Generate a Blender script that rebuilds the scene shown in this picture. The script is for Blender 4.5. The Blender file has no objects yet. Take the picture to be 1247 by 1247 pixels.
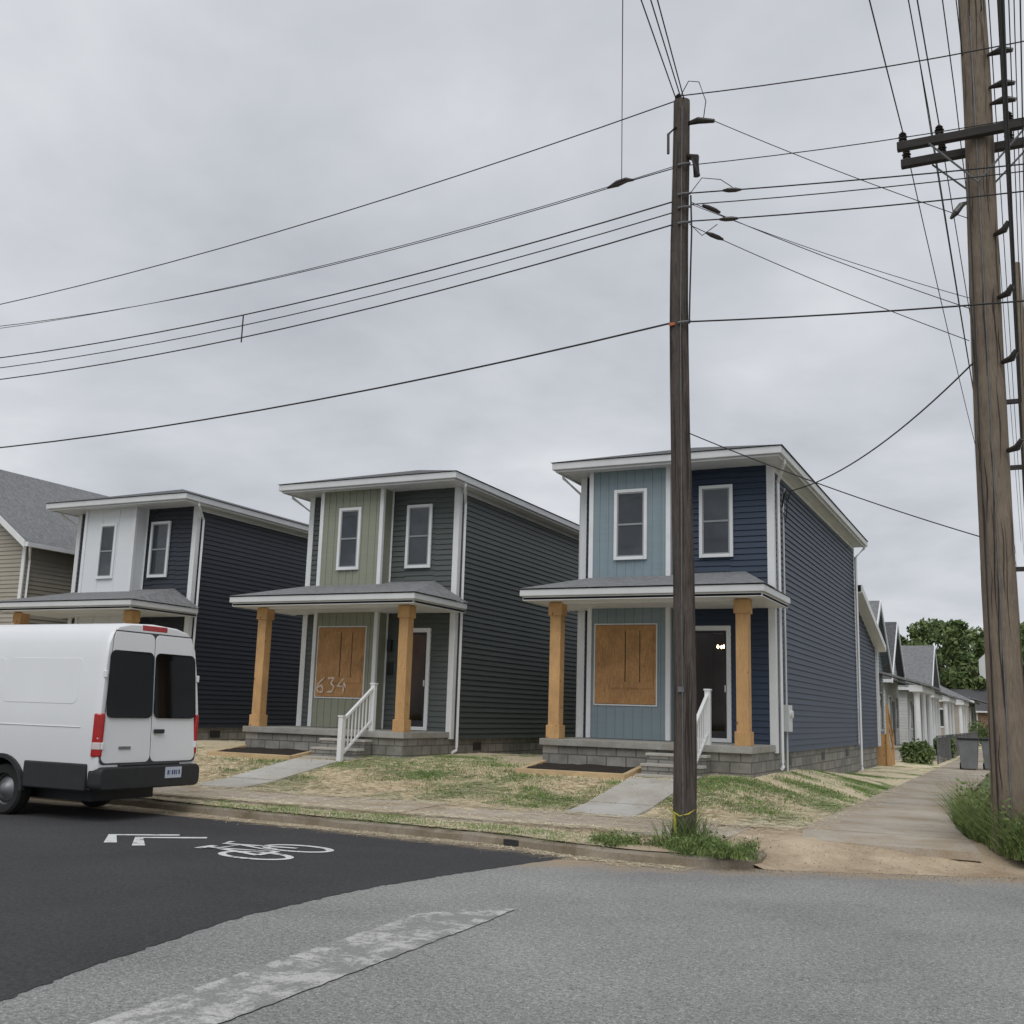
import bpy, math, random
import numpy as np
import bmesh
from mathutils import Matrix, Vector
random.seed(7); rng=np.random.default_rng(7)
scene=bpy.context.scene
col=scene.collection

# ------------------------------------------------------------------ materials
def newmat(name):
    m=bpy.data.materials.new(name); m.use_nodes=True
    nt=m.node_tree; b=nt.nodes["Principled BSDF"]
    return m,nt,b
def N(nt,t,**kw):
    n=nt.nodes.new(t)
    for k,v in kw.items(): setattr(n,k,v)
    return n
def coords(nt,scale=(1,1,1),kind="Object"):
    tc=N(nt,"ShaderNodeTexCoord"); mp=N(nt,"ShaderNodeMapping")
    mp.inputs["Scale"].default_value=scale
    nt.links.new(tc.outputs[kind],mp.inputs["Vector"]); return mp.outputs["Vector"]
def noise(nt,vec,scale,detail=4,rough=.55,dist=0):
    n=N(nt,"ShaderNodeTexNoise"); n.inputs["Scale"].default_value=scale
    n.inputs["Detail"].default_value=detail; n.inputs["Roughness"].default_value=rough
    n.inputs["Distortion"].default_value=dist
    if vec is not None: nt.links.new(vec,n.inputs["Vector"])
    return n.outputs["Fac"]
def ramp(nt,fac,stops):
    r=N(nt,"ShaderNodeValToRGB"); el=r.color_ramp.elements
    while len(el)<len(stops): el.new(.5)
    for e,(p,c) in zip(el,stops):
        e.position=p; e.color=(c[0],c[1],c[2],1) if not isinstance(c,(int,float)) else (c,c,c,1)
    nt.links.new(fac,r.inputs["Fac"]); return r.outputs["Color"]
def mix(nt,fac,a,b,blend="MIX"):
    m=N(nt,"ShaderNodeMix",data_type="RGBA",blend_type=blend)
    for s,v in ((0,fac),(6,a),(7,b)):
        if hasattr(v,"is_linked"): nt.links.new(v,m.inputs[s])
        elif s==0: m.inputs[s].default_value=v
        else: m.inputs[s].default_value=(v[0],v[1],v[2],1)
    return m.outputs[2]
def math_(nt,op,a,b_=None):
    m=N(nt,"ShaderNodeMath",operation=op)
    for i,v in ((0,a),(1,b_)):
        if v is None: continue
        if hasattr(v,"is_linked"): nt.links.new(v,m.inputs[i])
        else: m.inputs[i].default_value=v
    return m.outputs[0]
def bump(nt,b,h,strength=.3,dist=.01):
    bp=N(nt,"ShaderNodeBump"); bp.inputs["Strength"].default_value=strength
    bp.inputs["Distance"].default_value=dist
    nt.links.new(h,bp.inputs["Height"]); nt.links.new(bp.outputs["Normal"],b.inputs["Normal"])
def mul(c,k): return tuple(min(x*k,1) for x in c)
def mat(name,c,var=.15,scale=3,rough=.6,bmp=0,bscale=40,stretch=(1,1,1),metal=0,spec=.5,bdist=.005):
    m,nt,b=newmat(name)
    v=coords(nt,stretch)
    n=noise(nt,v,scale,5,.6)
    nt.links.new(ramp(nt,n,[(.3,mul(c,1-var)),(.7,mul(c,1+var))]),b.inputs["Base Color"])
    b.inputs["Roughness"].default_value=rough; b.inputs["Metallic"].default_value=metal
    b.inputs["Specular IOR Level"].default_value=spec
    if bmp: bump(nt,b,noise(nt,v,bscale,4),bmp,bdist)
    return m
def sidingmat(name,c,rough=.5,k=1.0):
    m,nt,b=newmat(name); v=coords(nt,(1,1,1)); 
    n1=noise(nt,v,.7,4,.6); n2=noise(nt,coords(nt,(.4,.4,9)),1.5,3)
    c1=ramp(nt,n1,[(.3,mul(c,1-.1*k)),(.75,mul(c,1+.12*k))])
    c2=mix(nt,.16*k,c1,ramp(nt,n2,[(.3,mul(c,.6)),(.7,mul(c,1.7))]))
    nt.links.new(c2,b.inputs["Base Color"]); b.inputs["Roughness"].default_value=rough
    b.inputs["Specular IOR Level"].default_value=.45
    bump(nt,b,noise(nt,coords(nt,(3,3,60)),4,3),.08,.003)
    return m
M_white=mat("white_vinyl",(.72,.73,.74),.06,2,.45)
M_gutter=mat("white_gutter",(.62,.63,.64),.06,2,.4)
M_navy=sidingmat("navy_siding",(.022,.038,.070))
M_blue=sidingmat("light_blue_panel",(.215,.275,.305),k=.5)
M_green=sidingmat("dark_green_siding",(.075,.088,.083))
M_sage=sidingmat("sage_panel",(.250,.262,.200),k=.5)
M_slate=sidingmat("slate_siding",(.026,.031,.042))
M_wpanel=sidingmat("white_panel",(.7,.72,.74),k=.2)
M_beige=sidingmat("beige_siding",(.33,.30,.25))
M_cream=sidingmat("pale_siding",(.55,.56,.55))
M_teal=sidingmat("teal_siding",(.22,.29,.30))
def shingle(name,c):
    m,nt,b=newmat(name)
    v=coords(nt); br=N(nt,"ShaderNodeTexBrick"); nt.links.new(v,br.inputs["Vector"])
    br.inputs["Scale"].default_value=3.2; br.inputs["Color1"].default_value=(*mul(c,.75),1)
    br.inputs["Color2"].default_value=(*mul(c,1.25),1); br.inputs["Mortar"].default_value=(*mul(c,.4),1)
    br.inputs["Mortar Size"].default_value=.012
    n=noise(nt,v,14,3)
    nt.links.new(mix(nt,.45,br.outputs["Color"],ramp(nt,n,[(.35,mul(c,.6)),(.65,mul(c,1.4))])),b.inputs["Base Color"])
    b.inputs["Roughness"].default_value=.9; bump(nt,b,noise(nt,v,60,3),.4,.01)
    return m
M_shing=shingle("grey_shingle",(.19,.195,.20)); M_shingd=shingle("charcoal_shingle",(.10,.10,.105))
def blockmat(name,c):
    m,nt,b=newmat(name)
    tc=N(nt,"ShaderNodeTexCoord"); sp=N(nt,"ShaderNodeSeparateXYZ"); nt.links.new(tc.outputs["Object"],sp.inputs[0])
    cb=N(nt,"ShaderNodeCombineXYZ"); nt.links.new(math_(nt,"ADD",sp.outputs[0],sp.outputs[1]),cb.inputs[0]); nt.links.new(sp.outputs[2],cb.inputs[1])
    br=N(nt,"ShaderNodeTexBrick"); nt.links.new(cb.outputs[0],br.inputs["Vector"])
    br.inputs["Scale"].default_value=1; br.inputs["Brick Width"].default_value=.4; br.inputs["Row Height"].default_value=.2
    br.inputs["Mortar Size"].default_value=.014; br.inputs["Color1"].default_value=(*mul(c,.8),1)
    br.inputs["Color2"].default_value=(*mul(c,1.2),1); br.inputs["Mortar"].default_value=(*mul(c,.5),1)
    n=noise(nt,tc.outputs["Object"],5,5)
    nt.links.new(mix(nt,.6,br.outputs["Color"],ramp(nt,n,[(.3,.55),(.7,1.15)]),"MULTIPLY"),b.inputs["Base Color"])
    b.inputs["Roughness"].default_value=.95
    bump(nt,b,br.outputs["Fac"],-.6,.008)
    return m
M_block=blockmat("concrete_block",(.25,.24,.215))
M_brick=blockmat("orange_brick",(.30,.20,.14))
def conc(name,c,dirt,k=.5):
    m,nt,b=newmat(name); v=coords(nt)
    n=noise(nt,v,1.1,6,.65,.4); n2=noise(nt,v,45,3); n3=noise(nt,v,.35,3,.6)
    c1=ramp(nt,n,[(.36,dirt),(.60,c)])
    c1=mix(nt,.7,c1,ramp(nt,n3,[(.35,.8),(.65,1.12)]),"MULTIPLY")
    nt.links.new(mix(nt,k,c1,ramp(nt,n2,[(.3,.6),(.7,1.25)]),"MULTIPLY"),b.inputs["Base Color"])
    b.inputs["Roughness"].default_value=.93; bump(nt,b,n2,.35,.006); return m
M_walk=conc("old_sidewalk_concrete",(.46,.41,.34),(.36,.285,.20))
M_newc=conc("new_concrete",(.50,.485,.45),(.39,.36,.31),.3)
M_stepc=conc("porch_concrete",(.37,.365,.34),(.27,.255,.22),.4)
M_kerb=conc("kerb_concrete",(.32,.28,.22),(.18,.14,.09))
def woodmat(name,c,k=.35,stretch=(9,9,1),sc=6,rough=.8,knots=False,spec=.3):
    m,nt,b=newmat(name); v=coords(nt,stretch)
    n=noise(nt,v,sc,6,.7,.6); n2=noise(nt,coords(nt),2,3)
    c1=ramp(nt,n,[(.32,mul(c,1-k)),(.66,mul(c,1+k*.7))])
    c2=mix(nt,.4,c1,ramp(nt,n2,[(.3,mul(c,.62)),(.7,mul(c,1.3))]))
    if knots:
        vo=N(nt,"ShaderNodeTexVoronoi"); vo.inputs["Scale"].default_value=3.2; nt.links.new(coords(nt,(2,2,1)),vo.inputs["Vector"])
        c2=mix(nt,ramp(nt,vo.outputs["Distance"],[(.07,.8),(.14,0.0)]),c2,mul(c,.25))
    nt.links.new(c2,b.inputs["Base Color"])
    b.inputs["Roughness"].default_value=rough; b.inputs["Specular IOR Level"].default_value=spec; bump(nt,b,n,.5,.008); return m
M_cedar=woodmat("cedar_timber",(.52,.315,.145),.3,knots=True)
M_timber=woodmat("pale_landscape_timber",(.52,.39,.23),.3,(1,9,9))
M_pole=woodmat("weathered_dark_pole",(.098,.083,.073),.6,(9,9,.9),5,.97,spec=.1)
M_pole2=woodmat("brown_pole",(.205,.165,.128),.42,(11,11,1.2),5,.95,False,.12)
M_arm=woodmat("crossarm_wood",(.045,.04,.038),.5,(1,12,12),4)
def osb():
    m,nt,b=newmat("plywood"); v=coords(nt,(1,1,1))
    n=noise(nt,coords(nt,(7,7,1.2)),5,6,.7,1.0); n2=noise(nt,v,2.6,5); n3=noise(nt,v,30,3)
    c1=ramp(nt,n,[(.3,(.31,.16,.06)),(.5,(.44,.24,.10)),(.7,(.56,.33,.15))])
    c2=mix(nt,.25,c1,ramp(nt,n3,[(.3,.6),(.7,1.2)]),"MULTIPLY")
    nt.links.new(mix(nt,.5,c2,ramp(nt,n2,[(.34,.6),(.64,1.1)]),"MULTIPLY"),b.inputs["Base Color"])
    b.inputs["Roughness"].default_value=.8; return m
M_osb=osb()
def glassmat():
    m,nt,b=newmat("window_glass"); v=coords(nt)
    n=noise(nt,v,1.3,2,.5,.6)
    nt.links.new(ramp(nt,n,[(.3,(.012,.016,.020)),(.7,(.05,.06,.068))]),b.inputs["Base Color"])
    b.inputs["Roughness"].default_value=.06; b.inputs["Specular IOR Level"].default_value=.7
    bump(nt,b,noise(nt,v,.8,1),.25,.05); return m
M_glass=glassmat()
M_black=mat("black_fitting",(.02,.02,.022),.2,5,.5)
M_dark=mat("dark_gap",(.022,.015,.011),.3,2,.8)
M_hall=mat("hallway_paint",(.30,.19,.12),.2,1.5,.8)
M_sash=mat("sash",(.26,.27,.28),.05,3,.5)
M_mulch=mat("mulch",(.022,.016,.012),.6,30,.95,.8,50,bdist=.03)
def spray():
    m,nt,b=newmat("white_spray"); n=noise(nt,coords(nt),14,6,.85)
    nt.links.new(ramp(nt,n,[(.40,(.44,.26,.12)),(.56,(.70,.62,.54))]),b.inputs["Base Color"]); b.inputs["Roughness"].default_value=.9; return m
M_spray=spray()

def asphalt(name,c,lo,hi,crack=.0,patch=.2,stones=0,dust=None):
    m,nt,b=newmat(name); v=coords(nt)
    n1=noise(nt,v,.35,5,.6,.3); n2=noise(nt,v,26,5,.8); n3=noise(nt,v,85,3,.7)
    base=ramp(nt,n1,[(.32,mul(c,1-patch)),(.68,mul(c,1+patch))])
    c1=mix(nt,1,base,ramp(nt,n2,[(.36,lo),(.64,hi)]),"MULTIPLY")
    c2=mix(nt,.9,c1,ramp(nt,n3,[(.36,lo),(.64,hi)]),"MULTIPLY")
    out=c2
    if stones:
        vo=N(nt,"ShaderNodeTexVoronoi"); vo.inputs["Scale"].default_value=62; nt.links.new(v,vo.inputs["Vector"])
        sp=N(nt,"ShaderNodeSeparateColor"); nt.links.new(vo.outputs["Color"],sp.inputs[0])
        out=mix(nt,mix(nt,1,ramp(nt,sp.outputs[0],[(.78,0.0),(.84,stones)]),ramp(nt,vo.outputs["Distance"],[(.3,1.0),(.55,0.0)]),"MULTIPLY"),out,mul(c,1.95))
        out=mix(nt,mix(nt,1,ramp(nt,sp.outputs[1],[(.80,0.0),(.86,stones)]),ramp(nt,vo.outputs["Distance"],[(.3,1.0),(.55,0.0)]),"MULTIPLY"),out,mul(c,.35))
    if crack:
        vv=coords(nt,(1,1,0)); dn=N(nt,"ShaderNodeTexNoise"); dn.inputs["Scale"].default_value=2.5; dn.inputs["Detail"].default_value=5; nt.links.new(vv,dn.inputs["Vector"])
        ad=N(nt,"ShaderNodeVectorMath",operation="MULTIPLY_ADD"); nt.links.new(dn.outputs["Color"],ad.inputs[0])
        ad.inputs[1].default_value=(.9,.9,0); nt.links.new(vv,ad.inputs[2])
        vo=N(nt,"ShaderNodeTexVoronoi",feature="DISTANCE_TO_EDGE"); vo.inputs["Scale"].default_value=.35
        nt.links.new(ad.outputs[0],vo.inputs["Vector"])
        cm=ramp(nt,vo.outputs["Distance"],[(.001,crack),(.005,0.0)])
        mk=ramp(nt,noise(nt,v,.5,2),[(.50,0.0),(.62,1.0)])
        out=mix(nt,mix(nt,1,cm,mk,"MULTIPLY"),out,mul(c,.35))
    if dust:
        ax,cc,w_,am=dust
        tc=N(nt,"ShaderNodeTexCoord"); sp=N(nt,"ShaderNodeSeparateXYZ"); nt.links.new(tc.outputs["Object"],sp.inputs[0])
        s=math_(nt,"SUBTRACT",math_(nt,"ADD",sp.outputs[1],math_(nt,"MULTIPLY",sp.outputs[0],ax)),cc)
        s=math_(nt,"ADD",s,math_(nt,"MULTIPLY",math_(nt,"SUBTRACT",noise(nt,v,2.5,5,.7),.5),w_*2.1))
        mr=N(nt,"ShaderNodeMapRange"); nt.links.new(s,mr.inputs[0]); mr.inputs[1].default_value=-w_; mr.inputs[2].default_value=-.03
        mr.inputs[4].default_value=am
        out=mix(nt,mr.outputs[0],out,mix(nt,1,(.38,.295,.20),ramp(nt,n3,[(.3,.75),(.7,1.15)]),"MULTIPLY"))
    nt.links.new(out,b.inputs["Base Color"]); b.inputs["Roughness"].default_value=.92
    b.inputs["Specular IOR Level"].default_value=.25
    bump(nt,b,n2,.6,.010); return m
M_old=asphalt("old_grey_asphalt",(.25,.248,.24),.64,1.38,.6,.2,.75,(-.43,14.0,.75,.85))
M_new=asphalt("fresh_dark_asphalt",(.050,.050,.052),.7,1.35,0,.18,.35,(.12,11.85,.45,.65))
def paint(name,c,thr0,thr1,under,sc=2.2):
    m,nt,b=newmat(name); v=coords(nt)
    n=noise(nt,v,sc,9,.86,.3); n3=noise(nt,v,85,3,.7)
    cc=mix(nt,1,mix(nt,ramp(nt,n,[(thr0,0.0),(thr1,1.0)]),under,c),ramp(nt,n3,[(.34,.75),(.66,1.18)]),"MULTIPLY")
    nt.links.new(cc,b.inputs["Base Color"])
    b.inputs["Roughness"].default_value=.85; bump(nt,b,noise(nt,v,26,5),.5,.010); return m
M_paint=paint("road_paint",(.66,.67,.66),.40,.47,(.12,.12,.12),3.5)
M_faded=paint("worn_road_paint",(.50,.495,.47),.475,.55,(.245,.243,.235),2.6)

def lawnmat():
    m,nt,b=newmat("straw_lawn"); v=coords(nt)
    big=noise(nt,v,.5,5,.6,.5); med=noise(nt,v,5,5,.7); 
    s1=noise(nt,coords(nt,(14,70,14)),1,4,.6,.8); s2=noise(nt,coords(nt,(75,16,14)),1,4,.6,.8)
    straw=ramp(nt,s1,[(.3,(.50,.40,.25)),(.5,(.70,.60,.42)),(.7,(.86,.78,.60))])
    straw2=ramp(nt,s2,[(.3,(.48,.38,.24)),(.5,(.68,.58,.41)),(.7,(.84,.76,.58))])
    st=mix(nt,ramp(nt,med,[(.42,0.0),(.58,1.0)]),straw,straw2)
    st=mix(nt,.4,st,ramp(nt,noise(nt,v,1.3,4,.6),[(.35,.72),(.6,1.1)]),"MULTIPLY")
    gr=ramp(nt,noise(nt,v,22,4,.7),[(.3,(.08,.14,.035)),(.7,(.20,.28,.09))])
    mask=ramp(nt,mix(nt,.35,big,med),[(.515,0.0),(.56,1.0)])
    nt.links.new(mix(nt,mix(nt,1,mask,(.85,.85,.85),"MULTIPLY"),st,gr),b.inputs["Base Color"])
    b.inputs["Roughness"].default_value=.95; b.inputs["Specular IOR Level"].default_value=.1; bump(nt,b,s1,.25,.010); return m
M_lawn=lawnmat()
def dirtverge():
    m,nt,b=newmat("verge_soil"); v=coords(nt)
    tc=N(nt,"ShaderNodeTexCoord"); sp=N(nt,"ShaderNodeSeparateXYZ"); nt.links.new(tc.outputs["Object"],sp.inputs[0])
    n=noise(nt,v,1.4,6,.65,.4); n2=noise(nt,v,30,4,.7)
    straw=ramp(nt,noise(nt,coords(nt,(20,70,14)),1,4,.6,.8),[(.3,(.36,.275,.17)),(.55,(.58,.48,.33)),(.75,(.74,.65,.48))])
    gr=mix(nt,ramp(nt,n,[(.52,0.0),(.62,1.0)]),straw,(.13,.17,.06))
    dirt=mix(nt,.6,ramp(nt,n,[(.33,(.31,.23,.15)),(.66,(.54,.44,.31))]),ramp(nt,n2,[(.3,.7),(.7,1.2)]),"MULTIPLY")
    mr=N(nt,"ShaderNodeMapRange"); nt.links.new(math_(nt,"ADD",sp.outputs[0],math_(nt,"MULTIPLY",n,3.0)),mr.inputs[0])
    mr.inputs[1].default_value=-5.0; mr.inputs[2].default_value=-2.6
    nt.links.new(mix(nt,mr.outputs[0],gr,dirt),b.inputs["Base Color"])
    b.inputs["Roughness"].default_value=.97; bump(nt,b,n2,.5,.015); return m
M_verge=dirtverge()
def fol(name,d,l,sc=1.2):
    m,nt,b=newmat(name); v=coords(nt)
    n=noise(nt,v,sc,4,.7)
    nt.links.new(ramp(nt,n,[(.33,d),(.68,l)]),b.inputs["Base Color"]); b.inputs["Roughness"].default_value=.7
    b.inputs["Specular IOR Level"].default_value=.25
    return m
M_leaf=fol("tree_leaves",(.045,.08,.026),(.21,.27,.105),.6)
M_weed=fol("weed_leaves",(.07,.115,.03),(.24,.31,.11),3)
M_newg=fol("young_grass",(.09,.17,.04),(.23,.34,.10),3)
M_dry=fol("dry_stalks",(.26,.21,.11),(.46,.39,.23),4)
M_strawb=fol("straw_bits",(.55,.45,.28),(.95,.88,.68),6)
M_chip=fol("grit_chips",(.22,.17,.12),(.50,.43,.34),9)
M_bark=woodmat("bark",(.07,.055,.042),.4)
M_grassfar=mat("far_grass",(.10,.135,.055),.35,.5,.95)

# ------------------------------------------------------------------ mesh helper
ORI={}
class B:
    def __init__(s): s.v=[]; s.f=[]
    def quad(s,*p):
        n=len(s.v); s.v+=[tuple(q) for q in p]; s.f.append(tuple(range(n,n+len(p)))); return s
    def box(s,x0,x1,y0,y1,z0,z1):
        n=len(s.v)
        s.v+=[(x0,y0,z0),(x1,y0,z0),(x1,y1,z0),(x0,y1,z0),(x0,y0,z1),(x1,y0,z1),(x1,y1,z1),(x0,y1,z1)]
        s.f+=[(n,n+3,n+2,n+1),(n+4,n+5,n+6,n+7),(n,n+1,n+5,n+4),(n+1,n+2,n+6,n+5),(n+2,n+3,n+7,n+6),(n+3,n,n+4,n+7)]
        return s
    def beam(s,p0,p1,w,h=None):
        h=h or w; p0=Vector(p0);p1=Vector(p1); d=(p1-p0).normalized()
        up=Vector((0,0,1)) if abs(d.z)<.95 else Vector((0,1,0))
        a=d.cross(up).normalized()*w/2; c=a.cross(d).normalized()*h/2; n=len(s.v)
        for p in (p0,p1):
            for q in (a+c,-a+c,-a-c,a-c): s.v.append(tuple(p+q))
        s.f+=[(n,n+1,n+2,n+3),(n+7,n+6,n+5,n+4)]
        for i in range(4): j=(i+1)%4; s.f.append((n+j,n+i,n+4+i,n+4+j))
        return s
    def tube(s,pts,r,k=8,cap=True):
        pts=[Vector(p) for p in pts]; n=len(s.v); rs=r if isinstance(r,(list,tuple)) else [r]*len(pts)
        for i,p in enumerate(pts):
            d=(pts[min(i+1,len(pts)-1)]-pts[max(i-1,0)]).normalized()
            up=Vector((0,0,1)) if abs(d.z)<.9 else Vector((0,1,0))
            a=d.cross(up).normalized(); c=a.cross(d)
            for j in range(k):
                t=2*math.pi*j/k; s.v.append(tuple(p+(a*math.cos(t)+c*math.sin(t))*rs[i]))
        for i in range(len(pts)-1):
            for j in range(k):
                j2=(j+1)%k; s.f.append((n+i*k+j,n+i*k+j2,n+(i+1)*k+j2,n+(i+1)*k+j))
        if cap:
            s.f.append(tuple(n+j for j in reversed(range(k)))); s.f.append(tuple(n+(len(pts)-1)*k+j for j in range(k)))
        return s
    def lathe(s,c,prof,axis="y",k=28):
        n=len(s.v)
        for (r,o) in prof:
            for j in range(k):
                t=2*math.pi*j/k; a,b_=r*math.cos(t),r*math.sin(t)
                s.v.append({"y":(c[0]+a,c[1]+o,c[2]+b_),"z":(c[0]+a,c[1]+b_,c[2]+o),"x":(c[0]+o,c[1]+a,c[2]+b_)}[axis])
        for i in range(len(prof)-1):
            for j in range(k):
                j2=(j+1)%k; s.f.append((n+i*k+j,n+i*k+j2,n+(i+1)*k+j2,n+(i+1)*k+j))
        return s
    def plate(s,pts,off):
        n=len(s.v); k=len(pts); s.v+=[tuple(p) for p in pts]+[tuple(Vector(p)+Vector(off)) for p in pts]
        s.f+=[tuple(range(n,n+k)),tuple(reversed(range(n+k,n+2*k)))]
        for i in range(k): j=(i+1)%k; s.f.append((n+j,n+i,n+k+i,n+k+j))
        return s
    def obj(s,name,m,parent=None,smooth=False,bevel=0,fixn=True,**props):
        o0=Vector(ORI[parent.name]) if parent is not None else Vector((0,0,0))
        me=bpy.data.meshes.new(name)
        me.from_pydata([(a-o0.x,b-o0.y,c-o0.z) for a,b,c in s.v],[],s.f)
        if fixn:
            bm=bmesh.new(); bm.from_mesh(me); bmesh.ops.recalc_face_normals(bm,faces=bm.faces); bm.to_mesh(me); bm.free()
        ob=bpy.data.objects.new(name,me); col.objects.link(ob)
        me.materials.append(m)
        if smooth:
            me.shade_smooth(); me.set_sharp_from_angle(angle=.7)
        if bevel:
            md=ob.modifiers.new("bev","BEVEL"); md.width=bevel; md.segments=2; md.limit_method="ANGLE"
        if parent is not None:
            ob.parent=parent; ORI[ob.name]=ORI[parent.name]
        else: ORI[ob.name]=tuple(o0)
        for k,v in props.items(): ob[k]=v
        return ob
def empty(name,loc,label,cat,group=None):
    e=bpy.data.objects.new(name,None); e.location=loc; e.empty_display_size=.2; col.objects.link(e)
    ORI[e.name]=tuple(loc); e["label"]=label; e["category"]=cat
    if group: e["group"]=group
    return e
def rrect(a0,a1,b0,b1,r,k=4):
    pts=[]
    for cx,cy,s in ((a1-r,b1-r,0),(a0+r,b1-r,1),(a0+r,b0+r,2),(a1-r,b0+r,3)):
        for i in range(k+1):
            t=math.pi/2*(s+i/k); pts.append((cx+r*math.cos(t),cy+r*math.sin(t)))
    return pts

# ------------------------------------------------------------------ terrain
KP=[(-70,13.5),(-16,13.5),(-12.9,13.4),(-10.7,13.08),(-8.3,12.92),(-6.1,12.75),(-5.2,12.45),(-4.2,12.3),(-3.4,12.42),(-3.0,12.68),(-2.25,12.97),(-1.4,13.38),(-.2,13.93),(.5,14.5),(.9,15.6)]
def Kf(x): return float(np.interp(x,[p[0] for p in KP],[p[1] for p in KP]))
def sst(a,b,x):
    t=min(max((x-a)/(b-a),0),1); return t*t*(3-2*t)
def g(x,y):
    L=.19+.47*sst(15.3,19.8,y)*1.0+.03*sst(19.6,22,y)-.44*sst(22.5,33,y)
    s=1-min(max((x+4.7)/1.8,0),1)
    return .19+(L-.19)*s
def hn(x,y): return .006*math.sin(x*3.1+y*1.7)+.005*math.sin(x*7.3-y*5.1)+.005*math.sin(x*13.1+y*11.7)
B().quad((-400,-200,-.03),(400,-200,-.03),(400,900,-.03),(-400,900,-.03)).obj("ground",M_grassfar,kind="structure")
B().quad((-120,-9,0),(60,-9,0),(60,13.6,0),(-120,13.6,0)).quad((.7,13.6,0),(9,13.6,0),(9,140,0),(.7,140,0)).quad((.7,-60,0),(9,-60,0),(9,-9,0),(.7,-9,0)).quad((-3.4,13.6,0),(.7,13.6,0),(.7,15.7,0),(-3.4,15.7,0)).obj("old_road",M_old,kind="structure")
de=[(-4.95,12.75),(-5.05,12.3),(-5.5,10.5),(-5.78,9.1),(-5.85,7.3),(-5.6,5.7),(-5.35,4.6),(-5.0,2.5),(-4.8,-8.9)]
rough=[]
for (a,b_) in zip(de[:-1],de[1:]):
    for i in range(24):
        t=i/24; rough.append((a[0]+(b_[0]-a[0])*t+random.uniform(-.022,.022),a[1]+(b_[1]-a[1])*t))
rough.append(de[-1])
def flat(name,pl,z,m,**kw):
    b=B(); b.quad(*[(x,y,z) for x,y in pl]); o=b.obj(name,m,kind="structure",fixn=False)
    if o.data.polygons[0].normal.z<0: o.data.flip_normals()
    return o
flat("resurfaced_road",rough+[(-110,-8.9),(-110,13.55)],.004,M_new)
pl=[(-4.72,8.15),(-4.48,8.60),(-4.14,8.84),(-4.10,8.2),(-4.07,7.0),(-4.03,5.6),(-4.0,4.3),(-4.0,3.7),(-4.55,3.6),(-4.60,4.83),(-4.67,6.5)]
pr=[]
for i in range(len(pl)):
    a,c=pl[i],pl[(i+1)%len(pl)]
    for k in range(14):
        t=k/14; pr.append((a[0]+(c[0]-a[0])*t+random.uniform(-.010,.010),a[1]+(c[1]-a[1])*t+random.uniform(-.010,.010)))
flat("faded_road_stripe",pr,.008,M_faded)
b=B()
def strip(pts,w,closed=False,z=.010):
    P=[Vector((p[0],p[1],0)) for p in pts]; n=len(P); L=[];Rr=[]
    for i in range(n):
        a=P[i-1] if (i>0 or closed) else P[i]; c=P[(i+1)%n] if (i<n-1 or closed) else P[i]
        d=(c-a).normalized(); nn=Vector((-d.y,d.x,0))*w/2; L.append(P[i]+nn); Rr.append(P[i]-nn)
    for i in range(n if closed else n-1):
        j=(i+1)%n
        b.quad((L[i].x,L[i].y,z),(Rr[i].x,Rr[i].y,z),(Rr[j].x,Rr[j].y,z),(L[j].x,L[j].y,z))
strip([(-10.05,9.93),(-10.6,10.5),(-9.95,11.0)],.15)
strip([(-9.6,9.93),(-10.15,10.5),(-9.5,11.0)],.15)
for cy in (10.1,10.88):
    strip([(-8.0+.44*math.cos(t),cy+.25*math.sin(t)) for t in np.linspace(0,2*math.pi,24,endpoint=False)],.09,True,.011)
strip([(-8.0,10.13),(-8.75,10.32),(-8.72,10.72),(-8.0,10.5),(-8.75,10.32)],.09,z=.012)
strip([(-8.0,10.5),(-8.0,10.13)],.09,z=.013); strip([(-8.0,10.87),(-8.95,10.68),(-9.0,10.9)],.09,z=.014)
strip([(-8.9,10.15),(-8.9,10.45)],.11,z=.015); strip([(-8.9,10.31),(-8.7,10.32)],.08,z=.016)
b.obj("shared_lane_marking",M_paint,kind="structure")
kp=[]
for x in list(np.arange(-70,-16,4))+list(np.arange(-16,-3.0,.3)): kp.append((x,Kf(x)+(random.uniform(-.018,.018) if x>-16 else 0)))
kp+=[(-3.0,12.68),(-2.93,13.0),(-2.95,13.35)]
b=B(); n=len(kp)
kz=[random.uniform(-.018,.006) for _ in kp]
for i in range(n-1):
    (x0,y0),(x1,y1)=kp[i],kp[i+1]; a0,a1=kz[i],kz[i+1]
    def off(i):
        a=Vector(kp[max(i-1,0)]);c=Vector(kp[min(i+1,n-1)]);d=(c-a).normalized();return Vector((-d.y,d.x))*.16
    o0,o1=off(i),off(i+1)
    b.quad((x0,y0,-.02),(x1,y1,-.02),(x1,y1,.10+a1),(x0,y0,.10+a0))
    b.quad((x0,y0,.10+a0),(x1,y1,.10+a1),(x1+o1.x*.2,y1+o1.y*.2,.125+a1),(x0+o0.x*.2,y0+o0.y*.2,.125+a0))
    b.quad((x0+o0.x*.2,y0+o0.y*.2,.125+a0),(x1+o1.x*.2,y1+o1.y*.2,.125+a1),(x1+o1.x,y1+o1.y,.132),(x0+o0.x,y0+o0.y,.132))
    b.quad((x0+o0.x,y0+o0.y,.132),(x1+o1.x,y1+o1.y,.132),(x1+o1.x,y1+o1.y,-.02),(x0+o0.x,y0+o0.y,-.02))
b.obj("kerb",M_kerb,kind="structure")
b=B(); xs=list(np.arange(-70,-18,2))+list(np.arange(-18,.91,.15)); nt_=16
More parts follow.
